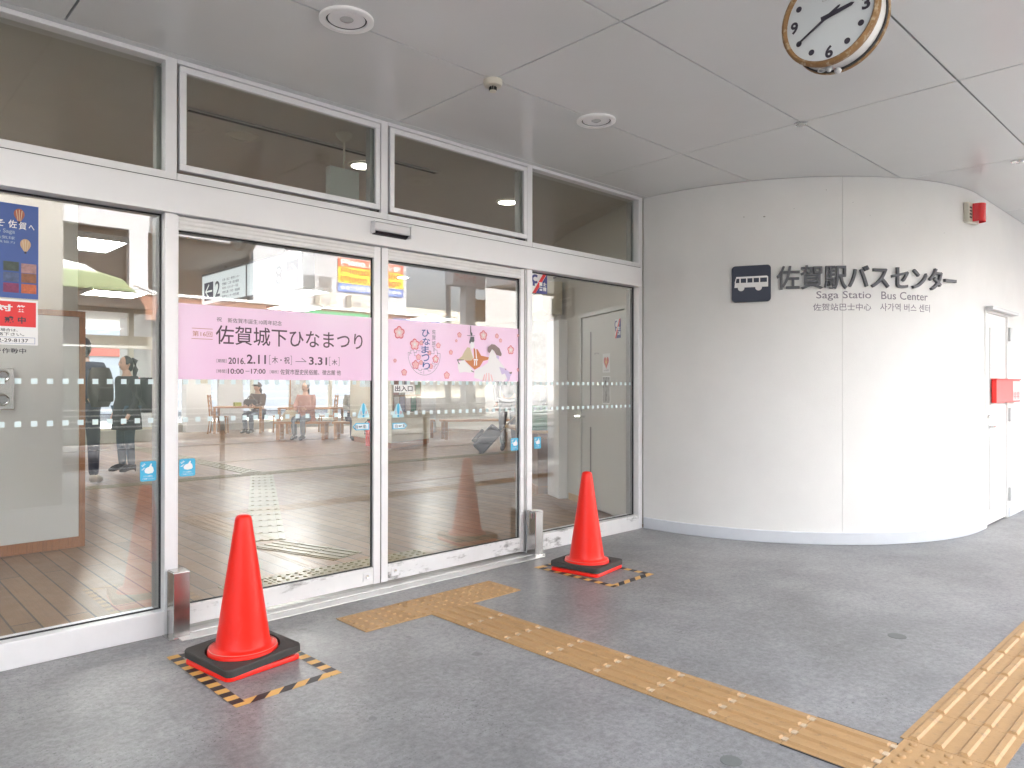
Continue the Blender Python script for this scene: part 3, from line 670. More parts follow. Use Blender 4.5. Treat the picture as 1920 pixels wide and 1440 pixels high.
t = thing('alert_notice', 'red and white security alert notice under the blue poster', 'notice', (.55, FY, 1.43))
MB().box(.36, .737, FY-.002, FY-.0005, 1.430, 1.634).build('sheet', PRWHITE, t)
mb = MB(); rect(mb, FX(FY), .372, .729, 1.512, 1.624, .0025); mb.build('red_field', PRRED, t)
tx(t, PRWHITE, [('防犯対', .44, .640, 1.578, 1.610, .03), ('策', .656, .688, 1.578, 1.610, .03)], FY)
tx(t, PRDARK, [('警', .56, .594, 1.526, 1.558, .03), ('戒', .610, .644, 1.526, 1.558, .03), ('中', .660, .690, 1.526, 1.558, .03)], FY)
tx(t, PRDARK, [('不審物を発見された場合は、', .42, .660, 1.489, 1.503, .01), ('案内所までご連絡下さい。', .42, .684, 1.470, 1.485, .01), ('0952-29-8137', .545, .700, 1.442, 1.458, .01)], FY, 'small_lettering')
mb = MB(); stroke(mb, FX(FY), [(.40,1.437),(.725,1.437),(.725,1.464),(.40,1.464)], .0015, .003, True); mb.build('phone_frame', PRBLUE, t)
mb = MB(); put_text(mb, 'カメラ作動中', FX(FY), .510, .692, 1.391, 1.415, bold=.01, out=.001)
tag(mb.build('camera_lettering', PRDARK), 'black Japanese characters on the glass under the red notice', 'lettering')

def hand_sticker(x0, x1, z0, z1, y, label):
    t = thing('hand_sticker', label, 'sticker', ((x0+x1)/2, y, z0), 'blue mind your hand stickers')
    mb = MB(); W, H = x1-x0, z1-z0; P = rrect(x0, x1, z0, z1, W*.13)
    mb.prism([(a, y-.0005, b) for a, b in P], (0, -.0012, 0)); mb.build('sheet', CYAN, t)
    mb = MB(); fr = FX(y); c = lambda u, v: (x0+u*W, z0+v*H)
    flat(mb, fr, [c(.30,.42),c(.26,.55),c(.36,.66),c(.55,.72),c(.66,.88),c(.72,.86),c(.70,.74),c(.80,.68),c(.84,.50),c(.76,.40),c(.5,.37)], .0025)
    for k in range(3): stroke(mb, fr, [c(.10+.07*k,.80+.04*k), c(.17+.07*k,.74+.05*k)], W*.04, .0026)
    for k in range(3): stroke(mb, fr, [c(.10+.06*k,.58+.04*k), c(.18+.05*k,.58+.045*k)], W*.035, .0027)
    put_text(mb, 'ドアの開閉に', fr, *[c(.22,.20)[0], c(.80,.20)[0], c(0,.20)[1], c(0,.29)[1]], out=.0028)
    put_text(mb, 'ご注意ください', fr, *[c(.14,.08)[0], c(.88,.08)[0], c(0,.08)[1], c(0,.17)[1]], out=.0028)
    mb.build('hand_symbol', PRWHITE, t); return t
hand_sticker(1.172, 1.248, .770, .870, FY, 'blue hand warning sticker low on the left fixed pane')
hand_sticker(1.350, 1.430, .782, .872, DY, 'blue hand warning sticker on the left door edge beside the fixed pane')
hand_sticker(3.695, 3.774, .772, .864, DY, 'blue hand warning sticker on the right door edge')
hand_sticker(3.966, 4.040, .768, .858, FY, 'blue hand warning sticker low on the right fixed pane')
t = thing('entrance_sign', 'white plate reading entrance in black under the doll banner', 'sign', (2.74, DY, 1.205))
MB().box(2.663, 2.818, DY-.003, DY-.0005, 1.206, 1.256).build('plate', PRWHITE, t, bevel=.0008, seg=1)
tx(t, PRDARK, [('出入口', 2.672, 2.809, 1.212, 1.250, .02)], DY, out=.0042)
def auto_arrow(x0, x1, z0, z1, d, label):
    t = thing('arrow_sticker', label, 'sticker', ((x0+x1)/2, DY, z0), 'automatic door stickers')
    h = (z1-z0)/2; zc = z0+h
    P = [(x0,z0),(x1-h,z0),(x1,zc),(x1-h,z1),(x0,z1)] if d > 0 else [(x0+h,z0),(x1,z0),(x1,z1),(x0+h,z1),(x0,zc)]
    mb = MB(); mb.prism([(a, DY-.0005, b) for a, b in P], (0,-.0012,0)); mb.build('border', CYAN, t)
    cx, cz = sum(p[0] for p in P)/5, zc
    mb = MB(); flat(mb, FX(DY), [(cx+(a-cx)*.88, cz+(b-cz)*.72) for a, b in P], .0022); mb.build('field', M('sticker_white', (.7,.8,.85), .5), t)
    tx(t, PRDARK, [('自', cx-.042, cx-.022, zc-.011, zc+.011), ('動', cx+.018, cx+.038, zc-.011, zc+.011), ('⇔', cx-.016, cx+.012, zc-.006, zc+.006)], DY)
auto_arrow(2.655, 2.768, .972, 1.012, 1, 'blue outlined automatic door sticker pointing right on the right door')
auto_arrow(2.365, 2.484, .976, 1.020, -1, 'blue outlined automatic door sticker pointing left on the left door')
def tri_sticker(x0, x1, z0, z1, label):
    t = thing('triangle_sticker', label, 'sticker', ((x0+x1)/2, DY, z0), 'triangular caution stickers')
    xc = (x0+x1)/2
    mb = MB(); mb.prism([(x0,DY-.0005,z0),(x1,DY-.0005,z0),(x1,DY-.0005,z0+.012),(xc+.012,DY-.0005,z1),(xc-.012,DY-.0005,z1),(x0,DY-.0005,z0+.012)], (0,-.001,0)); mb.build('field', M('sticker_ice', (.5,.72,.78), .5), t)
    mb = MB(); flat(mb, FX(DY), ell(xc, z0+.055, .010, .036, 14), .002); flat(mb, FX(DY), ell(xc, z0+.010, .008, .008, 12), .002); mb.build('exclamation_mark', CYAN, t)
    tx(t, PRRED, [('注', x0+.018, xc-.014, z0+.022, z0+.042), ('意', xc+.014, x1-.018, z0+.022, z0+.042)], DY)
tri_sticker(2.655, 2.742, 1.046, 1.133, 'pale blue triangular caution sticker on the right door')
tri_sticker(2.400, 2.482, 1.052, 1.137, 'pale blue triangular caution sticker on the left door')
def security(x0, x1, z0, z1, fr, label):
    t = thing('security_sticker', label, 'sticker', fr[0]+fr[1]*(x0+x1)/2+fr[2]*z0, 'security company stickers'); W, H = x1-x0, z1-z0; c = lambda u, v: (x0+u*W, z0+v*H)
    mb = MB(); rect(mb, fr, x0, x1, z0, z1, .0012); mb.build('sheet', PRWHITE, t)
    mb = MB(); flat(mb, fr, [c(.95,1), c(1,1), c(1,0), c(.22,0)], .0018)
    P = ell(*c(.20,.72), W*.20, H*.17, 18, PI*.35, PI*1.65); stroke(mb, fr, P, W*.11, .0018); rect(mb, fr, c(.02,0)[0], c(.16,0)[0], c(0,.36)[1], c(0,.6)[1], .0019); mb.build('blue_field', NAVY if False else M('sticker_navy', (.035,.045,.22), .4), t)
    mb = MB(); flat(mb, fr, [c(.70,1), c(.93,1), c(.22,0), c(0,0)], .0016); mb.build('red_stripe', PRRED, t)
    mb = MB(); put_text(mb, '富士', fr, c(.44,0)[0], c(.94,0)[0], c(0,.40)[1], c(0,.60)[1], bold=.03, out=.0026); put_text(mb, '警備', fr, c(.44,0)[0], c(.94,0)[0], c(0,.15)[1], c(0,.36)[1], bold=.03, out=.0026); mb.build('lettering', PRWHITE, t)
security(3.945, 4.108, 1.958, 2.108, FX(FY), 'red white and navy security sticker in the upper corner of the right pane')

# ================================================================== ON THE CANOPY CEILING
def downlight():
    t = thing('downlight', None, 'downlight', (0,0,0), 'round white downlights in the canopy')
    MB().lathe([(.122,.0),(.122,-.010),(.114,-.014),(.093,-.012),(.091,.0)], n=40).build('trim_ring', M('trim_white', (.92,.92,.91), .4), t, smooth=True)
    MB().lathe([(.0905,-.0035),(.086,-.0065),(.083,-.0035)], n=40).build('shadow_gap', DARK, t, smooth=True)
    MB().lathe([(.0835,-.004),(.080,-.006),(.06,-.0045),(.034,-.0035),(.030,-.0030)], n=40).build('reflector', M('reflector_white', (.92,.92,.92), .3), t, smooth=True)
    MB().lathe([(.0305,-.004),(.02,-.010),(.0,-.013)], n=24).build('bulb', M('unlit_bulb', (.55,.55,.54), .25), t, smooth=True)
    return t
d1 = downlight(); place(d1, (1.736, -.945, CZ)); d1['label'] = 'round white downlight nearest the picture top above the left clerestory window'
d2 = copy_tree(d1); place(d2, (3.522, -.922, CZ)); d2['label'] = 'round white downlight between the smoke detector and the round wall'
t = thing('smoke_detector', 'ivory smoke detector at a crossing of ceiling joints', 'smoke detector', (2.66, -.912, CZ))
MB().lathe([(.0,.0),(.052,.0),(.052,-.018),(.046,-.032),(.030,-.036),(0,-.036)], (2.66,-.912,CZ), 28).build('base', IVORY, t, smooth=True)
mb = MB()
for k in range(8):
    a = 2*PI*k/8; mb.box(.012, .021, -.003, .003, -.056, -.036, Matrix.Translation((2.66,-.912,CZ)) @ Matrix.Rotation(a, 4, 'Z'))
mb.build('sensor_cage', DARK, t)
MB().lathe([(0,-.056),(.020,-.056),(.017,-.062),(0,-.063)], (2.66,-.912,CZ), 18).build('cage_cap', IVORY, t, smooth=True)
def spot(x, y, label):
    t = thing('recessed_eye', label, 'ceiling fitting', (x, y, CZ), 'small chrome ceiling fittings')
    MB().lathe([(.042,.0),(.042,-.006),(.032,-.012),(.030,-.008)], (x, y, CZ), 24).build('ring', CHROME, t, smooth=True)
    MB().lathe([(.031,-.008),(.018,-.013),(0,-.015)], (x, y, CZ), 20).build('lens', STEEL, t, smooth=True)
spot(4.49, -1.785, 'small chrome fitting at a ceiling joint above the round wall'); spot(6.39, -2.545, 'small dark chrome fitting near the right edge of the canopy')

# clock
cc = Vector((2.81, -2.664, 2.672)); RC = .186
t = thing('clock', 'round wall clock with rusty rim hanging under the canopy', 'clock', cc)
MB().lathe([(.0,.004),(RC*.9,.004),(RC*.93,.012)], cc, 56, 'x').build('face', CLOCKF, t, smooth=True)
MB().lathe([(RC*.90,.012),(RC*.905,-.006),(RC*.945,-.012),(RC*1.0,-.006),(RC*1.01,.006),(RC*.99,.024),(RC*.965,.027)], cc, 56, 'x').build('front_rim', RUST, t, smooth=True, angle=60)
MB().lathe([(RC*.955,.024),(RC*.955,.092)], cc, 56, 'x').build('drum', M('drum_white', (.72,.71,.70), .4, 0, var=.05, vs=9, dirt=.6, dcol=(.25,.18,.12), ds=30, dth=.68), t, smooth=True)
MB().lathe([(RC*.962,.083),(RC*.99,.084),(RC*.99,.093),(RC*.96,.094)], cc, 56, 'x').build('rubber_band', DARK, t, smooth=True)
MB().lathe([(RC*.96,.0945),(RC*1.0,.095),(RC*1.01,.108),(RC*.97,.118),(RC*.9,.12),(0,.12)], cc, 56, 'x').build('back_rim', RUST, t, smooth=True, angle=60)
mb = MB(); mb.box(cc.x+.04, cc.x+.07, cc.y-.02, cc.y+.02, cc.z+RC*.95, CZ+.0); mb.box(cc.x+.02, cc.x+.09, cc.y-.05, cc.y+.05, CZ-.006, CZ-.0005); mb.build('bracket', STEELG, t)
frc = (Vector((cc.x+.0035, cc.y, cc.z)), Vector((0,-1,0)), Vector((0,0,1)), Vector((-1,0,0)))
mb = MB()
for k in range(1, 13):
    a = PI/2-2*PI*k/12; r = RC*.735; x, z = r*math.cos(a), r*math.sin(a)
    if k % 3 == 0:
        s = str(k); ww = .030 if k != 12 else .05; put_text(mb, s, frc, x-ww/2, x+ww/2, z-.024, z+.024, bold=.035, out=.0015)
    else: flat(mb, frc, ell(x, z, .0115, .0115, 18), .0015)
mb.build('numerals', PRDARK, t)
mb = MB(); put_text(mb, 'CITIZEN', frc, -.026, .026, .062, .070, bold=.005, out=.0015); mb.build('maker_lettering', M('print_mid', (.25,.25,.26), .5), t)
def hand(ang, ln, wd, tail, out, name):
    a = PI/2-R(ang); u = Vector((math.cos(a), math.sin(a), 0)); v = Vector((-u.y, u.x, 0))
    P = [(-u*tail-v*wd*.5), (u*ln-v*wd*.35), (u*(ln+wd*.6)), (u*ln+v*wd*.35), (-u*tail+v*wd*.5)]
    mb = MB(); mb.prism([frc[0]+frc[1]*p.x+frc[2]*p.y+frc[3]*out for p in P], frc[3]*.002); mb.build(name, PRDARK, t)
hand(80, RC*.46, .019, .03, .003, 'hour_hand'); hand(240, RC*.70, .010, .0, .006, 'minute_hand'); hand(60, .045, .012, .0, .006, 'minute_hand_tail')
mb = MB(); mb.ellipsoid((cc.x+.05, cc.y+.02, cc.z-RC*.965), (.012,.012,.016)).ellipsoid((cc.x+.085, cc.y+.0, cc.z-RC*.99), (.014,.014,.014)); mb.build('latch', STEELG, t, smooth=True)
mb = MB(); mb.tube([(cc.x+.055+.014*math.cos(k*PI/6), cc.y+.05+.014*math.sin(k*PI/6), cc.z-RC*.94-.004) for k in range(13)], .0025, 6); mb.build('pull_ring', STEELG, t, smooth=True)

# ================================================================== ON THE PAVEMENT
def tactile_bars_y(mb, x0, x1, y0, y1, z, n=4, ln=.3):
    mb.box(x0, x1, y0, y1, 0 if z < .01 else z-.004, z)
    wd = (x1-x0)/n; y = y1
    while y > y0+.02:
        e = max(y-ln, y0)
        for k in range(n):
            c = x0+wd*(k+.5); a, b = y-.012, e+.012
            mb.loft([[(c-.0165,yy,z),(c-.009,yy2,z+.006),(c+.009,yy2,z+.006),(c+.0165,yy,z)] for yy, yy2 in ((a, a-.006), (b, b+.006))])
        y = e
def dome(mb, x, y, z): mb.lathe([(.0135,0),(.0125,.003),(.0085,.0058),(0,.006)], (x, y, z), 12)
def bumps(mb, x0, x1, y0, y1, z, p=.0575):
    nx, ny = max(1, round((x1-x0)/p)), max(1, round((y1-y0)/p))
    for i in range(nx):
        for j in range(ny): dome(mb, x0+(x1-x0)*(i+.5)/nx, y0+(y1-y0)*(j+.5)/ny, z)
Z4 = .0045
t = thing('tactile_strip', 'worn yellow dotted tactile paving before the sliding doors', 'tactile paving', (2.56, -.51, 0), 'yellow tactile paving on the concrete')
mb = MB(); 
for k in range(4):
    xa, xb = 2.02+.3*k, min(2.02+.3*(k+1), 3.12); sk = .0
    mb.box(xa+.001, xb-.001, -.665, -.375, .0003, Z4); bumps(mb, xa, xb, -.665, -.375, Z4)
mb.build('dotted_tiles', TACT, t, smooth=True)
t = thing('tactile_strip', 'yellow ribbed tactile paving running from the doors toward the street', 'tactile paving', (2.58, -1.8, 0), 'yellow tactile paving on the concrete')
mb = MB()
yy = -.668
for k in range(8):
    e = yy-.2835; mb2 = (2.437, 2.731)
    mb.box(mb2[0], mb2[1], e+.0015, yy-.0015, .0003, Z4)
    for i in range(4):
        c = 2.437+.0735*(i+.5)
        mb.loft([[(c-.017,a,Z4),(c-.010,b,Z4+.0082),(c+.010,b,Z4+.0082),(c+.017,a,Z4)] for a, b in ((yy-.012, yy-.018), (e+.012, e+.018))])
    yy = e
mb.mi = 1
for k in range(1, 9):
    for i in range(4): mb.box(2.437+.0735*(i+.5)-.013, 2.437+.0735*(i+.5)+.013, -.668-.2835*k-.009, -.668-.2835*k+.009, Z4, Z4+.0045)
mb.build('ribbed_tiles', [TACT, M('worn_tactile', (.55,.43,.30), .7, 0, var=.2, vs=40)], t)
t = thing('tactile_strip', 'yellow ribbed tactile paving along the street edge at the picture right', 'tactile paving', (5, -3.07, 0), 'yellow tactile paving on the concrete')
mb = MB(); x = 2.79
mb.box(2.44, 2.788, -3.235, -2.94, .0003, Z4); bumps(mb, 2.45, 2.785, -3.225, -2.95, Z4, .06)
while x < 14:
    e = x+.302; mb.box(x+.001, e-.001, -3.235, -2.925, .0003, Z4)
    for i in range(4):
        c = -3.235+.0775*(i+.5)
        mb.loft([[(a,c-.017,Z4),(b,c-.010,Z4+.0082),(b,c+.010,Z4+.0082),(a,c+.017,Z4)] for a, b in ((x+.012, x+.018), (e-.012, e-.018))])
    x = e
mb.build('ribbed_tiles', TACT, t)
mb = MB()
for a, b, c, d in ((2.432,2.436,-2.94,-2.655),(2.733,2.738,-2.94,-2.655),(2.432,2.74,-2.658,-2.653),(2.432,2.79,-2.943,-2.9385)): mb.box(a, b, c, d, .0002, .0032)
tag(mb.build('inspection_frame', M('frame_dark', (.06,.055,.05), .6)), 'thin dark metal frame round the last ribbed tile before the street strip', 'frame')  # dark strips set round the last ribbed tile

def plug(x, y, r, label):
    tag(MB().lathe([(r,.0006),(r*.98,.0022),(0,.0024)], (x, y, 0), 20).build('floor_plug', M('plug_grey', (.165,.175,.17), .6, 0, var=.15, vs=20), smooth=True), label, 'floor plug', 'round grey plugs in the concrete')
plug(2.21, -2.592, .036, 'dark round plug in the concrete below the ribbed strip'); plug(3.913, -2.542, .043, 'pale round plug in the concrete in front of the round wall')

# striped tape squares
def tape(pts, wd, label, miss=(), mdiag=()):
    mb = MB(); n = len(pts); c = Vector((sum(p[0] for p in pts)/n, sum(p[1] for p in pts)/n, 0))
    for i in range(n):
        if i in miss: continue
        p, q = Vector((*pts[i], 0)), Vector((*pts[(i+1) % n], 0)); d = (q-p); L = d.length; d.normalize()
        k = Vector((-d.y, d.x, 0)); k = k if (c-p).dot(k) > 0 else -k
        z = .0008 + .0007*i; st = .044 if i not in mdiag else .060; m = math.ceil(L/st); sk = .0 if i not in mdiag else .055
        for j in range(m):
            a, b = j*st, min((j+1)*st, L); mb.mi = j % 2
            a2, b2 = min(a+sk, L), min(b+sk, L)
            mb.poly([p+d*a+Vector((0,0,z)), p+d*b+Vector((0,0,z)), p+d*b2+k*wd+Vector((0,0,z)), p+d*a2+k*wd+Vector((0,0,z))])
    return tag(mb.build('hazard_tape', [T_YEL, T_BLK]), label, 'tape', 'striped tape squares on the concrete')
tape([(1.182,-1.062),(1.662,-1.042),(1.648,-.36),(1.172,-.33)], .050, 'yellow and black striped tape square round the nearest cone', mdiag=(0,))
tape([(3.578,-1.018),(4.03,-1.002),(4.02,-.33),(3.575,-.33)], .048, 'yellow and black striped tape square round the farther cone', mdiag=(0,))

# traffic cones
def traffic_cone():
    t = thing('traffic_cone', None, 'traffic cone', (0,0,0), 'red traffic cones before the doors')
    mb = MB(); s = .183; P = rrect(-s, s, -s, s, .03)
    mb.loft([[(x*k, y*k, z) for x, y in P] for k, z in ((.97,.0),(1.0,.004),(1.0,.018),(.98,.024),(.5,.026))]); mb.build('base', CONE, t, smooth=True)
    prof = [(.147,.024),(.152,.032),(.152,.062),(.148,.070),(.136,.074),(.128,.077),(.121,.081),(.118,.088)]
    for k in range(1, 12): u = k/11; prof.append((.118+(.036-.118)*u, .088+(.645-.088)*u))
    prof += [(.033,.654),(.027,.661),(.016,.665),(0,.666)]
    MB().lathe(prof, n=48).build('cone_body', CONE, t, smooth=True, angle=50)
    MB().lathe([(.1435,.0745),(.146,.0762),(.1485,.0745)], n=48).build('collar_bead', M('cone_bead', (.75,.25,.22), .4), t, smooth=True)
    return t
def cone_weight():
    t = None; mb = MB(); s = .186; n = 48
    out = rrect(-s, s, -s, s, .03, 11)         # 48 points
    inn = [(.160*math.cos(PI/4*0+2*PI*k/n), .160*math.sin(2*PI*k/n)) for k in range(n)]
    ao = sorted(out, key=lambda p: math.atan2(p[1], p[0]) % (2*PI)); 
    z0, z1 = .0, .032
    rings = [[(x, y, z0) for x, y in inn], [(x, y, z1-.003) for x, y in inn], [(x*1.01, y*1.01, z1) for x, y in inn], [(x*.985, y*.985, z1) for x, y in ao], [(x, y, z1-.005) for x, y in ao], [(x, y, z0) for x, y in ao], [(x, y, z0) for x, y in inn]]
    mb.loft(rings, cap=False)
    return tag(mb.build('cone_weight', RUBBER), None, 'cone weight', 'black rubber cone weights')
c1 = traffic_cone(); place(c1, (1.408, -.612, 0), R(8)); c1['label'] = 'tall red traffic cone nearest the camera before the left door'
c2 = copy_tree(c1); place(c2, (3.815, -.600, 0), R(10)); c2['label'] = 'red traffic cone standing before the right fixed pane'
w1 = cone_weight(); w1.location = (1.408, -.612, .036); w1.rotation_euler = (R(2.2), R(-2.5), R(9)); w1['label'] = 'black square rubber weight tilted over the base of the nearest cone'
w2 = w1.copy(); COL.objects.link(w2); w2.location = (3.815, -.600, .030); w2.rotation_euler = (R(1.0), R(.6), R(11)); w2['label'] = 'black square rubber weight on the base of the farther cone'

# ================================================================== INTERIOR OF THE HALL
HC = 2.935
t = thing('hall_shell', 'cream waiting hall behind the glass', 'building', (2, 8, 0))
MB().box(-9.2, 13.8, .12, 16.9, HC, HC+.35).build('hall_ceiling', INTC, t)
MB().box(-10, 15, 16.9, 20.6, HC, HC+.35).build('rear_sunshade', WHITE, t)  # unseen overhang added to keep sun out of the rear windows
MB().box(-9.2, -9.0, .12, 16.9, 0, HC).build('side_wall', CREAM, t)
MB().box(13.5, 13.7, 3.0, 16.9, 0, HC).build('side_wall', CREAM, t)
MB().box(6.95, 13.5, 2.85, 3.0, 0, HC).build('side_wall', CREAM, t)
def oblique(A, B, z0, z1, th, name, mat, parent, off=0):
    A, B = Vector((*A, 0)), Vector((*B, 0)); d = (B-A).normalized(); nn = Vector((d.y, -d.x, 0))
    mb = MB(); P = [A+nn*off, B+nn*off, B+nn*(off+th), A+nn*(off+th)]
    mb.prism([p+Vector((0,0,z0)) for p in P], (0,0,z1-z0)); return mb.build(name, mat, parent)
WA, WB, WC = (5.355,.125), (6.03,1.56), (6.95,2.99)
oblique(WA, WB, 0, HC, .12, 'door_wall', CREAM, t)
oblique(WB, WC, 0, HC, .12, 'counter_wall', CREAM, t)
# grey partition beside the entrance
t = thing('partition', 'grey partition wall with orange wood trim inside the left pane', 'partition', (.2, 2.6, 0))
MB().box(-2.5, 1.478, 2.535, 2.62, .085, 1.775).build('board', GREYP, t)
MB().box(-2.5, 1.52, 2.525, 2.66, 1.776, 1.82).build('cap_rail', WOOD, t, bevel=.003)
MB().box(1.479, 1.52, 2.522, 2.66, .0045, 1.775).build('end_post', WOOD, t, bevel=.003)
MB().box(-2.5, 1.478, 2.52, 2.62, .0045, .084).build('skirting', WOOD, t, bevel=.003)
tag(MB().box(-2.5, 1.50, 2.67, 2.95, .004, HC).build('column_wall', M('beige_column', (.52,.49,.43), .7, 0, var=.03)), 'beige wall rising to the ceiling behind the grey partition', 'wall')
t = thing('intercom', 'steel intercom panel on the grey partition', 'intercom', (.98, 2.53, 1.07))
MB().box(.82, 1.055, 2.51, 2.534, 1.072, 1.372).build('plate', STEEL, t, bevel=.004)
for z in (1.315, 1.145):
    MB().lathe([(.045,0),(.045,-.008),(.038,-.012),(.03,-.006),(0,-.006)], (.985, 2.509, z), 24, 'y').build('round_button', M('button_steel', (.3,.3,.31), .2, 1), t, smooth=True)

# back wall: window wall on the left, table bay on the right
t = thing('rear_windows', 'wide rear window wall of the hall with pale frames', 'window wall', (2, 13.6, 0))
def win_wall(x0, x1, y, zs, xs, parent):
    mb = MB(); th = .12
    for x in xs: mb.box(x-.05, x+.05, y, y+th, zs[0], HC)
    mb.build('mullion', IVORY, parent)
    mb = MB()
    for z, h in zs[1]:
        for a, b in zip(xs, xs[1:]): mb.box(a+.05, b-.05, y+.01, y+th-.01, z, z+h)
    mb.build('transom', IVORY, parent)
    MB().box(x0, x1, y-.15, y+th, .004, zs[0]).build('plinth', M('plinth_stone', (.42,.40,.36), .6, 0, var=.05, vs=6), parent)
    for a, b in zip(xs, xs[1:]): MB().box(a+.05, b-.05, y+.05, y+.056, zs[0], HC-.08).build('pane', GLASS_B, parent)
win_wall(-9, 5.6, 13.55, (.26, [(.262,.05), (2.05,.28), (HC-.1,.098)]), [-9,-6.6,-4.2,-1.8,.6,3.0,5.05,5.55], t)
MB().box(5.6, 5.75, 13.4, 16.4, 0, HC).build('return_wall', WHITE, t)
win_wall(5.75, 13.5, 16.4, (.2, [(.202,.05), (2.1,.2), (HC-.1,.098)]), [5.8,7.6,9.1,10.3,11.6,13.4], t)
MB().box(7.1, 7.75, 16.0, 16.35, .004, HC).build('pier', WHITE, t)
MB().box(8.05, 8.75, 16.25, 16.35, .2, 2.1).build('grey_panel', GREYP, t)

# indoor tactile lines
t = thing('indoor_tactile_line', 'pale yellow tactile line crossing the wooden hall floor', 'tactile paving', (5, 5.5, 0), 'indoor tactile lines')
zf = .008
def strip(mb, A, B, wd, bars=True):
    A, B = Vector((*A,0)), Vector((*B,0)); d = (B-A); L = d.length; d.normalize(); k = Vector((-d.y, d.x, 0))
    mt = Matrix((( d.x, k.x, 0, A.x), (d.y, k.y, 0, A.y), (0,0,1,0), (0,0,0,1)))
    s = 0
    while s < L-.02:
        e = min(s+.3, L); mb.box(s+.003, e-.003, -wd/2, wd/2, .0045, zf, mt)
        if bars:
            for i in range(4): c = -wd/2+wd*(i+.5)/4; mb.box(s+.015, e-.015, c-.014, c+.014, zf, zf+.004, mt)
        s = e
mb = MB(); strip(mb, (-6,6.06), (12.9,6.06), .3); strip(mb, (4.52,6.25), (4.62,12.5), .3); strip(mb, (2.62,1.74), (4.50,5.88), .3); strip(mb, (2.82,.82), (2.58,1.62), .3)
mb.build('ribbed_tiles', TACTI, t)
t = thing('indoor_tactile_mat', 'pale yellow dotted tactile tiles just inside the sliding doors', 'tactile paving', (2.5, .6, 0))
mb = MB()
for k in range(5): mb.box(1.80+.3*k+.002, 2.10+.3*k-.002, .36, .66, .0045, zf); bumps(mb, 1.80+.3*k, 2.10+.3*k, .36, .66, zf)
mb.build('dotted_tiles', TACTI, t, smooth=True)
tag(MB().box(4.9, 12, 3.86, 3.95, .0045, .0062).build('mirrored_strip', M('brown_strip', (.22,.12,.07), .4)), 'thin dark brown line drawn on the hall floor as mirrored paving', 'floor strip')  # brown strip drawn for outdoor paving mirrored in the glass

# inner staff door in the oblique wall
A = Vector((*WA,0)); dv = (Vector((*WB,0))-A).normalized(); nv = Vector((-dv.y, dv.x, 0))     # nv points into the hall
def ofr(off=0): return (A+nv*off, -dv, Vector((0,0,1)), nv)      # seen from the hall: right = -dv
t = thing('staff_door', 'pale staff door with handle and posters inside the right pane', 'door', A+dv*.8)
L0, L1 = .16, 1.14
mb = MB(); slab(mb, ofr(.002), -L1, -L0, .02, 1.955, .025); mb.build('door_leaf', M('staff_door_paint', (.58,.58,.55), .45, 0, var=.02), t, bevel=.002)
mb = MB(); slab(mb, ofr(.001), -L1-.045, -L1-.003, .0045, 2.0, .04); slab(mb, ofr(.001), -L0+.003, -L0+.045, .0045, 2.0, .04); slab(mb, ofr(.001), -L1-.003, -L0+.003, 1.96, 2.0, .04); mb.build('door_frame', M('staff_frame', (.55,.55,.52), .4), t, bevel=.002)
mb = MB()
for z0, z1 in ((1.05,1.80),(.12,.83)): slab(mb, ofr(.0275), -L1+.20, -L1+.235, z0, z1, .001)
mb.build('slot_window', M('slot_grey', (.16,.16,.16), .3), t)
hp = A+dv*(L1-.07)+nv*.03
MB().tube([hp+Vector((0,0,.93)), hp+nv*.05+Vector((0,0,.93)), hp+nv*.055-dv*.0+dv*.11+Vector((0,0,.93))], .011).build('lever_handle', CHROME, t, smooth=True)
MB().ellipsoid(hp+Vector((0,0,1.03)), (.024,.024,.024)).build('keyhole', CHROME, t, smooth=True)
mb = MB(); put_text(mb, 'Staff Only', ofr(.028), -.84, -.72, 1.56, 1.585, bold=.004); mb.build('lettering', PRINT, t)
t = thing('heart_poster', 'white defibrillator poster with a red heart on the staff door', 'poster', A+dv*.57+nv*.03)
mb = MB(); rect(mb, ofr(.029), -.64, -.475, 1.38, 1.565); mb.build('sheet', PRWHITE, t)
mb = MB(); H = [( .055*math.sin(a)**3*1.0, .0042*(13*math.cos(a)-5*math.cos(2*a)-2*math.cos(3*a)-math.cos(4*a))) for a in [2*PI*k/28 for k in range(28)]]
flat(mb, ofr(.0305), [(-.557+x, 1.48+y) for x, y in H]); mb.build('heart', M('heart_red', (.60,.14,.13), .5), t)
mb = MB(); flat(mb, ofr(.032), [(-.55,1.52),(-.575,1.475),(-.56,1.475),(-.568,1.435),(-.535,1.488),(-.552,1.488),(-.54,1.52)]); mb.build('lightning', M('bolt_yellow', (.8,.6,.2), .5), t)
mb = MB(); put_text(mb, 'AED設置', ofr(.0305), -.61, -.505, 1.392, 1.41); mb.build('lettering', PRINT, t)
t = thing('mono_poster', 'black and white picture poster under the heart poster', 'poster', A+dv*.57+nv*.03)
mb = MB(); rect(mb, ofr(.029), -.645, -.47, 1.075, 1.345); mb.build('sheet', PRWHITE, t)
mb = MB(); rect(mb, ofr(.0305), -.632, -.483, 1.085, 1.335); mb.build('picture', BWPRINT, t)
security(-.37, -.25, 1.70, 1.88, ofr(.029), 'faded security sticker high on the inner staff door')
mb = MB(); slab(mb, ofr(0), -1.53, -1.19, .0045, .075, .015); tag(mb.build('skirting_board', WOODL), 'short light wood skirting board between the staff door and the counter', 'skirting')
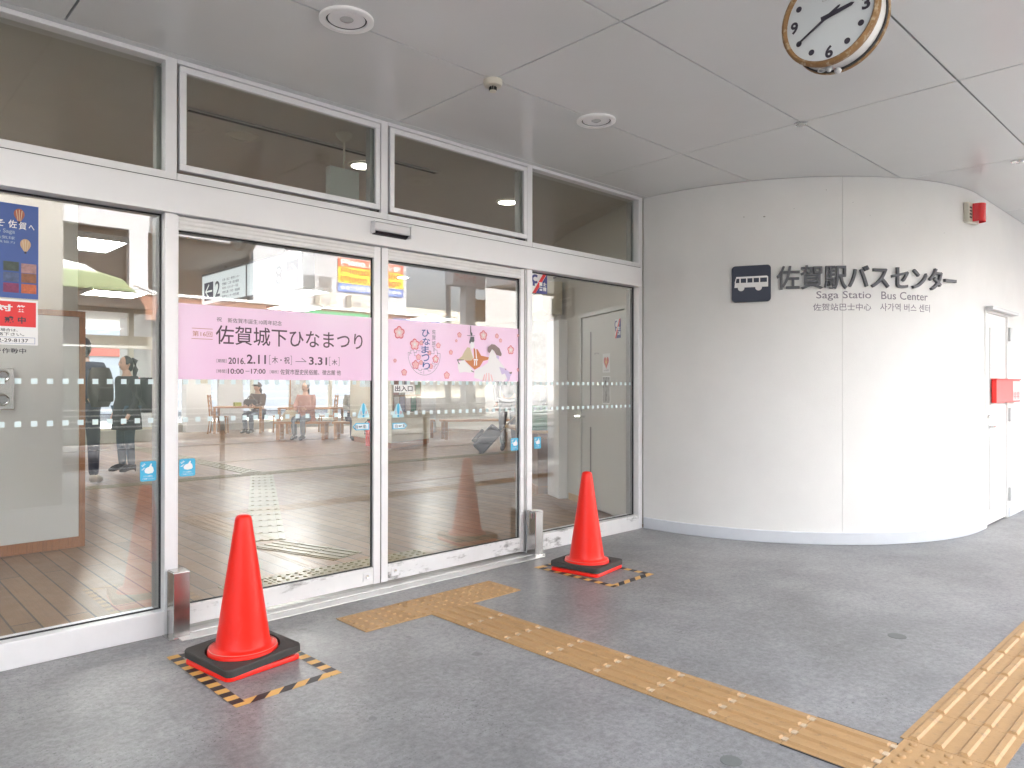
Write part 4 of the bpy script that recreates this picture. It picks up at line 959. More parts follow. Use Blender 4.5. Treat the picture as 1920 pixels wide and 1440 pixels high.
# counter against the oblique wall
B0 = Vector((*WB,0)); d2 = (Vector((*WC,0))-B0).normalized(); n2 = Vector((-d2.y, d2.x, 0))
def cfr(off=0): return (B0+n2*off, -d2, Vector((0,0,1)), n2)
tag(oblique((6.0,1.575), (6.16,1.90), .004, 1.98, .1, 'white_pillar', WHITE, None, off=-.07), 'white boxed pillar between the staff door and the counter', 'pillar')
t = thing('counter', 'brown counter with a light wood shelf inside the right pane', 'counter', B0+d2*.9)
mb = MB(); slab(mb, cfr(.002), -1.65, -.34, .0045, .70, .26); mb.build('cabinet', BROWN, t, bevel=.004)
mb = MB(); slab(mb, cfr(.002), -1.66, -.33, .702, .735, .40); mb.build('shelf_top', WOODL, t, bevel=.004)
mb = MB(); slab(mb, cfr(.002), -1.65, -.34, .0045, .10, .275); mb.build('kick_board', WOOD, t)
def on_counter(s0, s1, w0, w1, z0, z1, name, label, cat, mat, group=None, lean=0):
    mb = MB(); P = [B0+d2*s+n2*w_ for s, w_ in ((s0,w0),(s1,w0),(s1,w1),(s0,w1))]
    mb.loft([[p+Vector((0,0,z0)) for p in P], [p+n2*lean+Vector((0,0,z1)) for p in P]]); return tag(mb.build(name, mat, bevel=.004), label, cat, group)
b_ = on_counter(.36, .56, .12, .32, .737, 1.02, 'mint_bag', 'mint green paper bag standing on the counter shelf', 'bag', MINT)
on_counter(.62, .92, .10, .30, .737, .99, 'brown_box', 'brown box beside the mint bag on the counter shelf', 'box', M('box_brown', (.22,.12,.07), .5))
on_counter(.60, .78, .12, .16, .992, 1.24, 'dark_leaflet', 'dark leaflet leaning on the brown box', 'leaflet', M('leaflet_dark', (.12,.13,.15), .4, var=.6, vs=30), None, -.08)
on_counter(.46, .52, .05, .07, 1.022, 1.36, 'pale_leaflet', 'tall pale leaflet behind the mint bag', 'leaflet', M('leaflet_pale', (.6,.7,.66), .4, var=.2, vs=30), None, -.04)
on_counter(1.0, 1.30, .08, .30, .737, 1.18, 'leaflet_stand', 'pale leaflet stand at the far end of the counter', 'leaflet stand', PAPER)
on_counter(.95, 1.0, .02, .30, 1.25, 1.9, 'hanging_notice', 'tall white notice with red and blue marks above the counter', 'notice', PAPER)
t = thing('air_conditioner', 'beige wall air conditioner above the counter', 'air conditioner', B0+d2*.6+Vector((0,0,2.1)))
mb = MB(); P = [(.0,2.05),(.16,2.05),(.235,2.11),(.235,2.36),(.20,2.42),(.0,2.42)]
mb.loft([[B0+d2*s+n2*(.03+u)+Vector((0,0,z)) for u, z in P] for s in (.12, .98)]); mb.build('casing', M('ac_beige', (.60,.56,.42), .25), t, bevel=.006)
mb = MB(); slab(mb, (B0+n2*.266, -d2, Vector((0,0,1)), n2), -.96, -.14, 2.315, 2.323, .001); mb.build('air_slot', DARK, t)
mb = MB(); slab(mb, cfr(.003), -.62, -.42, 2.52, 2.62, .01); tag(mb.build('wall_plate', M('plate_dark', (.2,.2,.2), .5)), 'small dark name plate above the air conditioner', 'sign')

# lamps and fittings under the hall ceiling
def panel_lamp():
    t = thing('ceiling_lamp', None, 'ceiling lamp', (0,0,0), 'lit tube lamps of the hall ceiling')
    mb = MB(); mb.box(-.42,.42,-.42,.42,-.03,-.001); mb.build('tray', WHITE, t)
    mb = MB()
    for k in range(4): mb.tube([(-.39, -.28+k*.187, -.05), (.39, -.28+k*.187, -.05)], .017, 8)
    mb.build('lit_tubes', TUBE, t, smooth=True)
    mb = MB(); mb.box(-.42,.42,-.44,-.421,-.07,-.001); mb.box(-.42,.42,.421,.44,-.07,-.001); mb.box(-.44,-.421,-.42,.42,-.07,-.001); mb.box(.421,.44,-.42,.42,-.07,-.001); mb.build('louvre_frame', WHITE, t)
    return t
L = panel_lamp(); first = True
for (x, y, lab) in ((3.85,10.45,'lit square tube lamp far back on the hall ceiling above the standing couple'),(2.15,5.6,'lit square tube lamp on the hall ceiling just beyond the beige column'),(7.3,10.4,'lit square tube lamp over the benches'),(10.9,10.4,'lit square tube lamp over the far right of the hall'),
                    (-.8,10.4,'lit square tube lamp at the far left of the hall ceiling'),(-1.2,5.6,'lit square tube lamp hidden left behind the partition'),(6.0,7.9,'lit square tube lamp under the bus stop sign end'),(10.6,5.9,'lit square tube lamp near the right hall wall'),(7.9,14.2,'lit square tube lamp above the table'),(-4.8,8,'lit square tube lamp at the left hall wall'),(11.4,14.2,'lit square tube lamp in the rear right corner'),(-.6,1.7,'unseen tube lamp added inside the far left panes to brighten the partition')):  # the last lamp is added out of view to brighten the partition
    o = L if first else copy_tree(L); first = False; place(o, (x, y, HC), 0, lab)
def hall_downlight(x, y, lit, label):
    t = thing('hall_downlight', label, 'downlight', (x, y, HC), 'downlights of the hall ceiling')
    MB().lathe([(.11,-.001),(.11,-.01),(.085,-.012),(.083,-.003)], (x,y,HC), 30).build('trim_ring', IVORY, t, smooth=True)
    MB().lathe([(.083,-.004),(.04,-.012),(0,-.014)], (x,y,HC), 24).build('bulb', LAMPE if lit else IVORY, t, smooth=True)
hall_downlight(2.09, .965, False, 'unlit cream downlight seen through the left clerestory window'); hall_downlight(3.025, .97, True, 'lit downlight seen through the left clerestory window'); hall_downlight(4.58, 1.0, True, 'lit downlight seen beyond the right clerestory window'); hall_downlight(6.6, 5.5, True, 'lit downlight over the right door in the hall')
t = thing('ceiling_slot', 'long thin air slot along the hall ceiling behind the clerestory', 'air vent', (2.6, .72, HC))
MB().box(1.62, 3.55, .69, .75, HC-.012, HC-.001).build('trim', M('slot_trim', (.42,.40,.37), .5), t); MB().box(1.64, 3.53, .705, .735, HC-.0135, HC-.0125).build('slot', DARK, t)
t = thing('pendant_sign', 'white boxed sign hanging on a thin rod behind the clerestory', 'hanging sign', (2.56, .46, HC))
MB().lathe([(.055,-.001),(.05,-.02),(.022,-.05),(.008,-.055)], (2.56,.46,HC), 24).build('ceiling_rose', IVORY, t, smooth=True)
MB().tube([(2.56,.46,HC-.05),(2.56,.46,HC-.24)], .007).build('rod', IVORY, t, smooth=True)
MB().box(2.44, 2.66, .43, .49, 2.28, HC-.24).build('board', M('board_white', (.62,.64,.62), .4), t, bevel=.004)

# lit direction sign (plane x = const, facing the entrance)
SXp = 4.12
t = thing('bus_stop_sign', 'backlit hanging sign box with bus stop numbers two and eight', 'sign', (SXp, 5.5, 2.43))
MB().box(SXp, SXp+.16, 4.0, 7.06, 2.40, 2.87).build('casing', M('sign_grey', (.25,.25,.26), .4, .3), t, bevel=.004)
for x, y in ((SXp+.08,4.6),(SXp+.08,6.4)): MB().tube([(x,y,2.87),(x,y,HC)], .012).build('hanger_rod', IVORY, t)
fs = (Vector((SXp-.001, 0, 0)), Vector((0,-1,0)), Vector((0,0,1)), Vector((-1,0,0)))
for y0, y1 in ((4.03,5.50),(5.55,7.03)):
    mb = MB(); slab(mb, fs, -y1, -y0, 2.43, 2.84, .004); mb.build('light_panel', LBOX, t)
fs = (Vector((SXp-.006, 0, 0)), *fs[1:])
def sq_arrow(a0, a1, b0, b1, d):
    mb = MB(); rect(mb, fs, a0, a1, b0, b1, .001); mb.build('arrow_field', M('arrow_navy', (.012,.012,.06), .5), t)
    mb = MB(); ac, bc, w_ = (a0+a1)/2, (b0+b1)/2, a1-a0
    stroke(mb, fs, [(ac-d*w_*.36, bc), (ac+d*w_*.30, bc)], .024, .002); stroke(mb, fs, [(ac-d*w_*.02, bc+.09), (ac+d*w_*.34, bc), (ac-d*w_*.02, bc-.09)], .024, .0022); mb.build('arrow', LBOX, t)
sq_arrow(-6.95, -6.62, 2.475, 2.735, -1); sq_arrow(-4.40, -4.08, 2.46, 2.745, 1)
mb = MB(); put_text(mb, '2', fs, -6.55, -6.38, 2.505, 2.725, bold=.012, out=.002); put_text(mb, '8', fs, -4.68, -4.49, 2.48, 2.72, bold=.012, out=.002); mb.build('stop_numbers', NAVY, t)
mb = MB()
for k, s in enumerate(('古湯・金立・教育センター','図書館・二俣・佐大病院','県庁前・バスセンター・城前','神野公園・中折・高志館','医療センター好生館')): put_text(mb, s, fs, -6.30, -5.72-.03*(k % 3), 2.70-k*.058, 2.738-k*.058, bold=.01, out=.002)
for k, s in enumerate(('貸切バス','臨時バス')): put_text(mb, s, fs, -5.02, -4.77, 2.61-k*.07, 2.66-k*.07, bold=.004, out=.002)
mb.build('destination_lettering', M('sign_print', (.15,.15,.18), .5), t)

# information booth with extinguisher
t = thing('booth', 'cream information booth with magazine rack front and wooden base', 'booth', (8.22, 8.15, 0))
T = Matrix(((.925,.232,0,8.22),(.38,.973,0,8.15),(0,0,1,0),(0,0,0,1)))
BOOTH = M('booth_cream', (.62,.60,.50), .5, 0, var=.02)
MB().box(0, 1.46, .05, 2.55, .0045, .115, T).build('wood_base', WOOD, t)
MB().box(-.02, 1.48, .0, 2.6, .116, .66, T).build('lower_body', BOOTH, t, bevel=.004)
MB().box(-.02, .04, .0, 2.6, .661, 1.9, T).build('side_panel', BOOTH, t)
MB().box(.041, 1.48, .5, .56, .661, 1.9, T).build('back_panel', BROWN, t)
mb = MB(); mb.box(-.02, 1.48, -.02, .45, .662, .69, T); mb.build('ledge', IVORY, t)
cols = [(.25,.08,.06),(.5,.48,.45),(.08,.2,.12),(.55,.5,.5),(.2,.22,.35),(.5,.5,.52)]
for k in range(12):
    i, j = k % 6, k//6
    o = MB().box(.10+i*.22, .29+i*.22, .42-.05*(1-j), .44-.05*(1-j), .70+.36*j, 1.02+.36*j, T).build('magazine', M('magazine_print', cols[(k*5+j) % 6], .4, var=.6, vs=18, dirt=.6, dcol=(.7,.68,.65), ds=16), None)
    tag(o, 'upright magazine in the rack of the cream booth', 'magazine', 'magazines in the booth rack')
def fire_ext(loc):
    t = thing('fire_extinguisher', 'red fire extinguisher standing against the cream booth side', 'fire extinguisher', loc)
    MB().lathe([(0,.0),(.075,.0),(.08,.02),(.08,.40),(.06,.46),(.03,.48),(.028,.52)], loc, 20).build('cylinder', REDB, t, smooth=True)
    MB().box(loc[0]-.05, loc[0]+.05, loc[1]-.012, loc[1]+.012, .525, .56).build('valve_lever', DARK, t)
    MB().tube([(loc[0]-.03,loc[1],.53),(loc[0]-.10,loc[1],.50),(loc[0]-.11,loc[1],.25)], .012).build('hose', DARK, t, smooth=True)
fire_ext((8.26, 9.02, .004))
tp = T @ Vector((-.024, .75, 0))
tag(MB().box(-.035, -.022, .62, .90, 1.0, 1.14, T).build('extinguisher_sign', PRRED), 'red sign plate above the fire extinguisher', 'sign')
tag(MB().box(-.035, -.022, 1.1, 1.9, 1.22, 1.36, T).build('booth_plate', M('plate_blue', (.55,.65,.68), .5)), 'pale blue plate on the side of the cream booth', 'sign')

# furniture
def chair(label, loc, rz):
    t = thing('wooden_chair', label, 'chair', (0,0,0), 'wooden ladder back chairs')
    for sx in (-1, 1):
        MB().tube([(sx*.19,-.2,.0),(sx*.19,-.19,.42)], .02, 6).build('leg', WOODC, t)
        MB().tube([(sx*.19,.24,.0),(sx*.19,.19,.44),(sx*.19,.24,1.0)], .022, 6).build('leg', WOODC, t)
    MB().box(-.22,.22,-.22,.21,.42,.455).build('seat', WOODC, t, bevel=.006)
    for z in (.58,.70,.82,.93): MB().box(-.17,.17,.205+(z-.5)*.05,.225+(z-.5)*.05,z,z+.05).build('back_slat', WOODC, t)
    place(t, loc, rz); return t
def table(label, x, y, w_, d_, z, rz=0):
    t = thing('wooden_table', label, 'table', (0,0,0), 'wooden tables of the hall')
    MB().box(-w_/2,w_/2,-d_/2,d_/2,z-.04,z).build('tabletop', WOODC, t, bevel=.004)
    for sx in (-1,1):
        for sy in (-1,1): MB().box(sx*(w_/2-.04)-.03, sx*(w_/2-.04)+.03, sy*(d_/2-.04)-.03, sy*(d_/2-.04)+.03, .004, z-.041).build('leg', WOODC, t)
    place(t, (x,y,0), rz); return t
def bench(label, x, y, w_, rz, z=.42):
    t = thing('wooden_bench', label, 'bench', (0,0,0), 'wooden benches of the hall')
    MB().box(-w_/2,w_/2,-.2,.2,z-.05,z).build('seat', WOODC, t, bevel=.006)
    for sx in (-1,1):
        for sy in (-1,1): MB().box(sx*(w_/2-.08)-.035, sx*(w_/2-.08)+.035, sy*.16-.03, sy*.16+.03, .004, z-.051).build('leg', WOODC, t)
        MB().box(sx*(w_/2-.08)-.02, sx*(w_/2-.08)+.02, -.13, .13, .12, .16).build('stretcher', WOODC, t)
    place(t, (x,y,0), rz); return t
rz0 = R(-44)
chair('wooden ladder back chair at the left end of the table', (7.6,15.1,0), R(60)); chair('wooden ladder back chair behind the woman in the cap', (9.05,14.45,0), R(-130)); chair('wooden ladder back chair beside the leaflet board', (9.9,13.6,0), R(-110))
table('wooden table where the woman in the cap sits', 8.1, 15.0, 1.2, .75, .70, R(-30)); table('wooden table in front of the woman in pink', 9.1, 13.0, 1.5, .7, .70, rz0)
bench('wooden bench under the woman in pink', 8.15, 11.65, 1.2, rz0); bench('wooden bench beside the cream booth', 9.0, 10.95, .8, rz0); bench('long wooden bench behind the rolling suitcase', 11.6, 9.0, 2.4, R(-25), .46)
bench('low wooden bench left behind the rolling suitcase', 10.2, 10.5, 1.4, R(-30), .44)
t = thing('leaflet_board', 'pale standing board with printed rows between the two seated women', 'notice board', (9.2,14.1,0))
TB = Matrix.Translation((9.25,14.0,0)) @ Matrix.Rotation(rz0, 4, 'Z')
MB().box(-.22,.22,-.01,.01,.75,1.5,TB).build('board', PAPER, t)
for s in (-1,1): MB().box(s*.2-.012,s*.2+.012,-.02,.0,.004,1.5,TB).build('leg', WOODC, t)
t = thing('white_cabinet', 'white display board with papers at the rear of the hall', 'notice board', (11.6,12.3,0))
TB = Matrix.Translation((11.5,12.2,0)) @ Matrix.Rotation(rz0, 4, 'Z')
MB().box(-.75,.75,-.03,.03,.35,1.75,TB).build('board', M('board_grey', (.55,.57,.58), .4), t)
for k, (a, b, z0, z1) in enumerate(((-.4,-.15,1.15,1.45),(-.1,.15,1.15,1.45),(-.3,.1,.85,1.05),(.3,.6,1.0,1.4))): MB().box(a,b,-.045,-.031,z0,z1,TB).build('paper_sheet', PAPER, t)
for s in (-1,1): MB().box(s*.7-.02,s*.7+.02,-.25,.25,.004,.35,TB).build('foot', STEELG, t)
tag(MB().box(8.0,8.18,15.05,15.15,.702,.80).build('tissue_box', M('box_lime', (.35,.38,.06), .5)), 'small lime green box on the table', 'box')
tag(MB().box(7.4,7.75,15.965,15.995,1.30,1.62).build('wall_notice', IVORY), 'cream notice on the white pier', 'notice')
tag(MB().box(5.0,5.5,13.5,13.545,1.25,1.42).build('red_notice', PRRED), 'red notice plate on the rear window frame', 'sign')

# ------------------------------------------------------------------ people
def skin_mesh(chains, radii, sub=2):
    me = bpy.data.meshes.new('figure'); keys = list(radii)
    used = [k for k in keys if any(k in c for c in chains)]; idx = {k: i for i, k in enumerate(used)}
    ed = []
    for c in chains: ed += [(idx[a], idx[b]) for a, b in zip(c, c[1:])]
    me.from_pydata([radii[k][:3] for k in used], list(dict.fromkeys(ed)), [])
    o = bpy.data.objects.new('figure', me); COL.objects.link(o)
    o.modifiers.new('skin', 'SKIN'); ss = o.modifiers.new('sub', 'SUBSURF'); ss.levels = sub; ss.render_levels = sub
    sv = me.skin_vertices[0].data
    for k in used:
        r = radii[k][3]; sv[idx[k]].radius = (r, r) if not isinstance(r, tuple) else r
    sv[0].use_root = True
    bpy.context.view_layer.update()
    out = bpy.data.meshes.new_from_object(o.evaluated_get(bpy.context.evaluated_depsgraph_get()))
    bpy.data.objects.remove(o); bpy.data.meshes.remove(me)
    return out
def join_into(mb, me):
    n0 = len(mb.bm.faces); mb.bm.from_mesh(me); mb.bm.faces.ensure_lookup_table()
    for f in list(mb.bm.faces)[n0:]: f.material_index = mb.mi
    bpy.data.meshes.remove(me)
BODY = [['pel','sp','ch','nk','hd'], ['pel','hL','kL','aL','tL'], ['pel','hR','kR','aR','tR'], ['ch','sL','eL','wL','pL'], ['ch','sR','eR','wR','pR']]
def person(label, loc, rz, J, top, bottom, shoe, hairlen=.12, scale=1, coat=None, cap=None, heel=False):
    t = thing('person', label, 'person', (0,0,0))
    r = dict(pel=.125, sp=.115, ch=.125, nk=.052, hd=.07, hL=.085, kL=.058, aL=.04, tL=.035, sL=.058, eL=.042, wL=.028, pL=.030)
    rad = {}
    for k, p in J.items():
        kk = k if k in r else k[:-1]+'L'
        rad[k] = (*p, r[kk])
    mb = MB(); join_into(mb, skin_mesh(BODY, rad))
    hd = Vector(J['hd']); f = J.get('_f', None)
    # head, nose, ears, eyes in one continuous mesh with the body
    mb.ellipsoid(hd+Vector((0,-.01,.055)), (.073,.092,.115), 18, 12)
    mb.ellipsoid(hd+Vector((0,-.103,.045)), (.012,.016,.022), 8, 6)
    for s in (-1,1): mb.ellipsoid(hd+Vector((s*.074,.005,.05)), (.010,.018,.030), 8, 6)
    mb.mi = 1
    for s in (-1,1): mb.ellipsoid(hd+Vector((s*.028,-.092,.068)), (.011,.008,.006), 8, 6)
    mb.ellipsoid(hd+Vector((0,-.095,.005)), (.022,.008,.006), 8, 6)
    mb.mi = 0
    for s in ('L','R'):                                             # hands with four fingers and a thumb
        wv, pv = Vector(J['w'+s]), Vector(J['p'+s]); d = (pv-wv).normalized(); side = d.cross(Vector((0,1,0)))
        if side.length < .2: side = d.cross(Vector((1,0,0)))
        side.normalize(); fl = d.cross(side)
        for k, ln in enumerate((.062,.072,.068,.052)):
            b0 = pv+d*.02+side*(-.026+k*.0175); mb.tube([b0, b0+d*ln*.5+fl*.004, b0+d*ln*.85+fl*.018, b0+d*ln+fl*.03], [.0085,.008,.007,.005], 6)
        b0 = wv+d*.035+side*-.028; mb.tube([b0, b0+d*.03-side*.022, b0+d*.06-side*.028], [.010,.009,.006], 6)
    mb.build('body', [SKIN, PRDARK], t, smooth=True, angle=180)
    mb = MB()                                                       # hair
    rings = []
    for k in range(9):
        z = .185-(.185-.045)*k/8; q_ = (z-.055)/.125; rr = math.sqrt(max(.002, 1-q_*q_)); n = 16
        rings.append([hd+Vector((.083*rr*math.cos(2*PI*i/n), .004+.104*rr*math.sin(2*PI*i/n)*(1 if math.sin(2*PI*i/n) > 0 else .80+.02*k*0), z)) for i in range(n)])
    mb.loft(rings[::-1]); mb.ellipsoid(hd+Vector((0,.045,.02)), (.078,.062,.09), 14, 10)
    if hairlen > .15: mb.tube([hd+Vector((0,.09,.13)), hd+Vector((0,.145,.10)), hd+Vector((0,.15,-.02)), hd+Vector((0,.13,-hairlen*.6))], [.03,.045,.042,.015], 10)
    mb.build('hair', HAIR, t, smooth=True, angle=180)
    if cap:
        mb = MB(); mb.ellipsoid(hd+Vector((0,0,.115)), (.092,.11,.085), 16, 10); mb.loft([[hd+Vector((.075*math.cos(a),-.07-.12*math.sin(a),.10+dz)) for a in [PI*k/10 for k in range(11)]] for dz in (0,.012)]); mb.build('cap', cap, t, smooth=True)
    def cover(chs, add, name, mat, lift=0):
        rr = {k: (*v[:3], v[3]+add) for k, v in rad.items()}
        mb = MB(); join_into(mb, skin_mesh(chs, rr)); mb.build(name, mat, t, smooth=True, angle=180)
    rad['nk2'] = (*(Vector(J['nk'])*.6+Vector(J['ch'])*.4), .07)
    cover([['pel','sp','ch','nk2'], ['ch','sL','eL','wL'], ['ch','sR','eR','wR']], .022, 'jacket', top)
    cover([['pel','hL','kL','aL'], ['pel','hR','kR','aR']], .016, 'trousers', bottom)
    for s in ('L','R'):
        a, b = Vector(J['a'+s]), Vector(J['t'+s]); mb = MB()
        mb.tube([a+Vector((0,.045,-.02)), a+Vector((0,.0,-.01)), (a+b)/2, b, b+(b-a).normalized()*.06], [.045,.055,.048,.045,.018], 10)
        if heel: mb.tube([a+Vector((0,.05,0)), (a.x, a.y+.055, .0)], [.02,.007], 8)
        mb.build('shoe', shoe, t, smooth=True, angle=180)
    if coat:
        mb = MB(); rings = []; p = Vector(J['pel'])
        for z, rx, ry in coat: rings.append([(p.x+rx*math.cos(2*PI*k/20), p.y+ry*math.sin(2*PI*k/20), z) for k in range(20)])
        mb.loft(rings); mb.build('coat_skirt', top, t, smooth=True, angle=60)
    t.scale = (scale,)*3; place(t, loc, rz); return t
STAND = dict(pel=(0,0,.95), sp=(0,.01,1.13), ch=(0,.0,1.33), nk=(0,-.005,1.49), hd=(0,-.015,1.58), hL=(.09,0,.90), kL=(.10,-.02,.50), aL=(.10,.02,.09), tL=(.115,-.12,.045), hR=(-.09,0,.90), kR=(-.10,-.03,.50), aR=(-.11,.0,.09), tR=(-.13,-.14,.045),
             sL=(.185,0,1.40), eL=(.23,.03,1.13), wL=(.21,-.07,.90), pL=(.20,-.10,.84), sR=(-.185,0,1.40), eR=(-.23,.03,1.13), wR=(-.21,-.07,.90), pR=(-.20,-.10,.84))
def pose(base, **k): d = dict(base); d.update(k); return d
SEAT = dict(pel=(0,.05,.53), sp=(0,.06,.70), ch=(0,.03,.90), nk=(0,.01,1.06), hd=(0,-.01,1.15), hL=(.09,0,.50), kL=(.11,-.40,.48), aL=(.11,-.38,.09), tL=(.115,-.52,.045), hR=(-.09,0,.50), kR=(-.11,-.40,.48), aR=(-.11,-.33,.09), tR=(-.115,-.47,.045),
            sL=(.18,.02,.98), eL=(.22,-.06,.73), wL=(.12,-.28,.70), pL=(.09,-.35,.71), sR=(-.18,.02,.98), eR=(-.22,-.06,.73), wR=(-.12,-.28,.70), pR=(-.09,-.35,.71))
# standing man, partly behind the partition, turned to the woman
person('person in dark jacket and jeans standing half hidden behind the grey partition', (2.44, 6.46, .004), R(150), pose(STAND, eR=(-.24,-.02,1.15), wR=(-.10,-.20,1.20), pR=(-.05,-.25,1.24)), NAVYC, DJEANS, SHOEW, scale=1.05)
person('person in black coat, blue jeans and black high heels standing in the hall', (3.20, 7.38, .03), R(-75), pose(STAND, wL=(.24,-.12,.86), pL=(.24,-.15,.80)), BLACKC, JEANS, SHOEB, hairlen=.3, scale=.93, heel=True,
       coat=[(.64,.24,.20),(.80,.235,.19),(.95,.21,.17),(1.12,.18,.15),(1.30,.20,.15)])
def backpack(label, loc, rz, s, mat, z0, z1):
    t = thing('backpack', label, 'backpack', (0,0,0))
    mb = MB(); rings = []
    for k in range(9):
        u = k/8; w_ = .16*math.sin(PI*(.12+.76*u))**.45; d_ = .11*math.sin(PI*(.10+.72*(1-u*.8)))**.6
        rings.append([(w_*math.cos(2*PI*i/16), d_*math.sin(2*PI*i/16), z0+(z1-z0)*u) for i in range(16)])
    mb.loft(rings); mb.build('bag_body', mat, t, smooth=True, angle=60)
    mb = MB(); mb.box(-.10,.10,.085,.125,z0+.06,z0+(z1-z0)*.5); mb.build('front_pocket', mat, t, bevel=.02)
    for sx in (-1,1):
        MB().tube([(sx*.08,-.08,z1-.03),(sx*.10,-.22,z1-.02),(sx*.13,-.24,z0+.25),(sx*.11,-.08,z0+.05)], .016, 6).build('strap', DARK, t, smooth=True)
    place(t, loc, rz); return t
backpack('brown canvas backpack on the half hidden standing person', (2.58, 6.27, .0), R(200), 1, BAGB, .98, 1.47)
backpack('black backpack with dangling cords worn over the black coat', (3.44, 7.28, .0), R(-75), 1, BLACKC, .86, 1.36)
person('person seated at the table in dark jacket and cap', (8.48, 14.75, .0), R(-62), SEAT, M('brown_black', (.05,.03,.025), .8), GREYC, SHOEB, hairlen=.3, cap=BLACKC, scale=1.0)
t = thing('handbag', 'black and brown handbag on the table before the seated cap wearer', 'handbag', (8.2,14.9,.7))
mb = MB(); TB = Matrix.Translation((8.28,14.72,.702)) @ Matrix.Rotation(R(-45), 4, 'Z')
mb.loft([[TB @ Vector((s*.17*k_, d_, z)) for s, d_ in ((-1,-.07),(1,-.07),(1,.07),(-1,.07))] for k_, z in ((1,0),(1.05,.10),(.8,.19))]); mb.build('bag_body', BLACKC, t, bevel=.02)
MB().tube([TB @ Vector((-.10+.20*k/8, 0, .18+.10*math.sin(PI*k/8))) for k in range(9)], .012).build('bag_handle', BAGB, t, smooth=True)
person('person seated with long dark ponytail and pink coat on the bench', (8.30, 11.80, .0), R(-52), SEAT, PINKC, GREYC, SHOEB, hairlen=.42, scale=1.0, coat=[(.425,.22,.24),(.55,.21,.22),(.72,.19,.17),(.88,.20,.16)])
t = thing('shoulder_bag', 'cream shoulder bag on the bench beside the pink coat', 'handbag', (8.05,11.9,.42))
TB = Matrix.Translation((7.93,11.80,.422)) @ Matrix.Rotation(R(-44), 4, 'Z')
MB().loft([[TB @ Vector((s*.19*k_, d_*k_, z)) for s, d_ in ((-1,-.06),(1,-.06),(1,.06),(-1,.06))] for k_, z in ((1,0),(.9,.17),(.55,.26))]).build('bag_body', M('cream_leather', (.5,.42,.30), .5), t, bevel=.02)
MB().tube([TB @ Vector((-.08+.16*k/8, 0, .25+.12*math.sin(PI*k/8))) for k in range(9)], .01).build('bag_handle', M('tan_strap', (.4,.28,.15), .5), t, smooth=True)
person('person in navy trousers seated on the bench beside the booth', (9.05, 10.9, .0), R(-20), SEAT, M('plaid_grey', (.3,.3,.27), .8, 0, var=.8, vs=30), NAVYC, SHOEB, hairlen=.1, scale=1.0)
person('person in grey suit walking with a rolling suitcase behind the right door', (9.62, 6.30, .004), R(-50), pose(STAND, kR=(-.10,-.14,.52), aR=(-.10,.0,.10), tR=(-.10,-.12,.05), aL=(.10,.16,.13), tL=(.10,.06,.05), kL=(.1,.02,.5), eR=(-.24,.08,1.14), wR=(-.24,.16,.90), pR=(-.24,.18,.83)), GREYC, GREYC, SHOEB, scale=1.02)
t = thing('rolling_suitcase', 'tilted dark grey rolling suitcase with long silver handle', 'suitcase', (8.9,6.3,0))
dk = Vector((.72,-.69,0)); TB = Matrix.Translation((8.86,6.35,.05)) @ Matrix.Rotation(math.atan2(dk.y, dk.x), 4, 'Z') @ Matrix.Rotation(R(42), 4, 'Y')
CASE = M('suitcase_fabric', (.055,.062,.072), .7, 0, var=.2, vs=20)
MB().box(-.13,.13,-.2,.2,.03,.56,TB).build('case_body', CASE, t, bevel=.04, seg=3)
MB().box(-.20,-.131,-.16,.16,.08,.36,TB).build('front_pocket', CASE, t, bevel=.02)
for s in (-1,1):
    MB().tube([TB @ Vector((.10,s*.10,.55)), TB @ Vector((.10,s*.10,.98))], .011).build('handle_bar', CHROME, t, smooth=True)
    MB().lathe([(0,-.02),(.045,-.02),(.045,.02),(0,.02)], TB @ Vector((.10,s*.17,.0)), 14, 'y').build('wheel', DARK, t, smooth=True)
MB().tube([TB @ Vector((.10,-.11,.98)), TB @ Vector((.10,.11,.98))], .016).build('grip', DARK, t, smooth=True)

# ================================================================== THE STREET (behind the camera, mirrored in the glass)
t = thing('guard_rail', 'white pipe guard rail with brown posts along the kerb', 'railing', (4, -5.4, 0))
for z in (.96,.895,.83,.76,.50,.27): MB().tube([(2.0,-5.4,z),(30,-5.4,z)], .010, 8).build('rail_pipe', WHITE, t, smooth=True)
for x in (3.79, 7.03, 8.8, 12.2, 15.4, 18.6, 21.8): MB().box(x-.03,x+.03,-5.45,-5.40-.015,-.13,.80).build('post', BROWN, t, bevel=.004)
tag(MB().box(-1.0,1.94,-5.60,-5.05,-.13,3.45).build('side_block', M('block_grey', (.33,.32,.30), .8, 0, var=.06, vs=3), bevel=.02), 'grey concrete block wall at the kerb, widened for shade, mirrored in the far left pane', 'wall')  # mirrored pillar widened into a wall to darken the left pavement
t = thing('bus', 'white and green city bus parked along the kerb', 'bus', (-2, -10.2, 0))
bx = lambda x0,x1,z0,z1,n,m,e=0: MB().box(x0,x1,-11.5+e,-9-e*-1 if False else -9-e+2*e*0,z0,z1).build(n, m, t, bevel=.06 if n == 'body' else 0)
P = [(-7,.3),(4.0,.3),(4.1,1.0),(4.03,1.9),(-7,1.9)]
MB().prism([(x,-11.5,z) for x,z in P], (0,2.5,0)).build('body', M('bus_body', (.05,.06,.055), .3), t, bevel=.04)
P = [(-6.95,1.9),(4.03,1.9),(3.98,2.55),(3.85,2.78),(-6.95,2.78)]
MB().prism([(x,-11.46,z) for x,z in P], (0,2.42,0)).build('window_band', DWIN, t)
P = [(-7,2.78),(3.85,2.78),(3.62,2.98),(3.3,3.06),(-7,3.06)]
MB().prism([(x,-11.5,z) for x,z in P], (0,2.5,0)).build('green_band', M('bus_green', (.20,.26,.13), .35), t, bevel=.02)
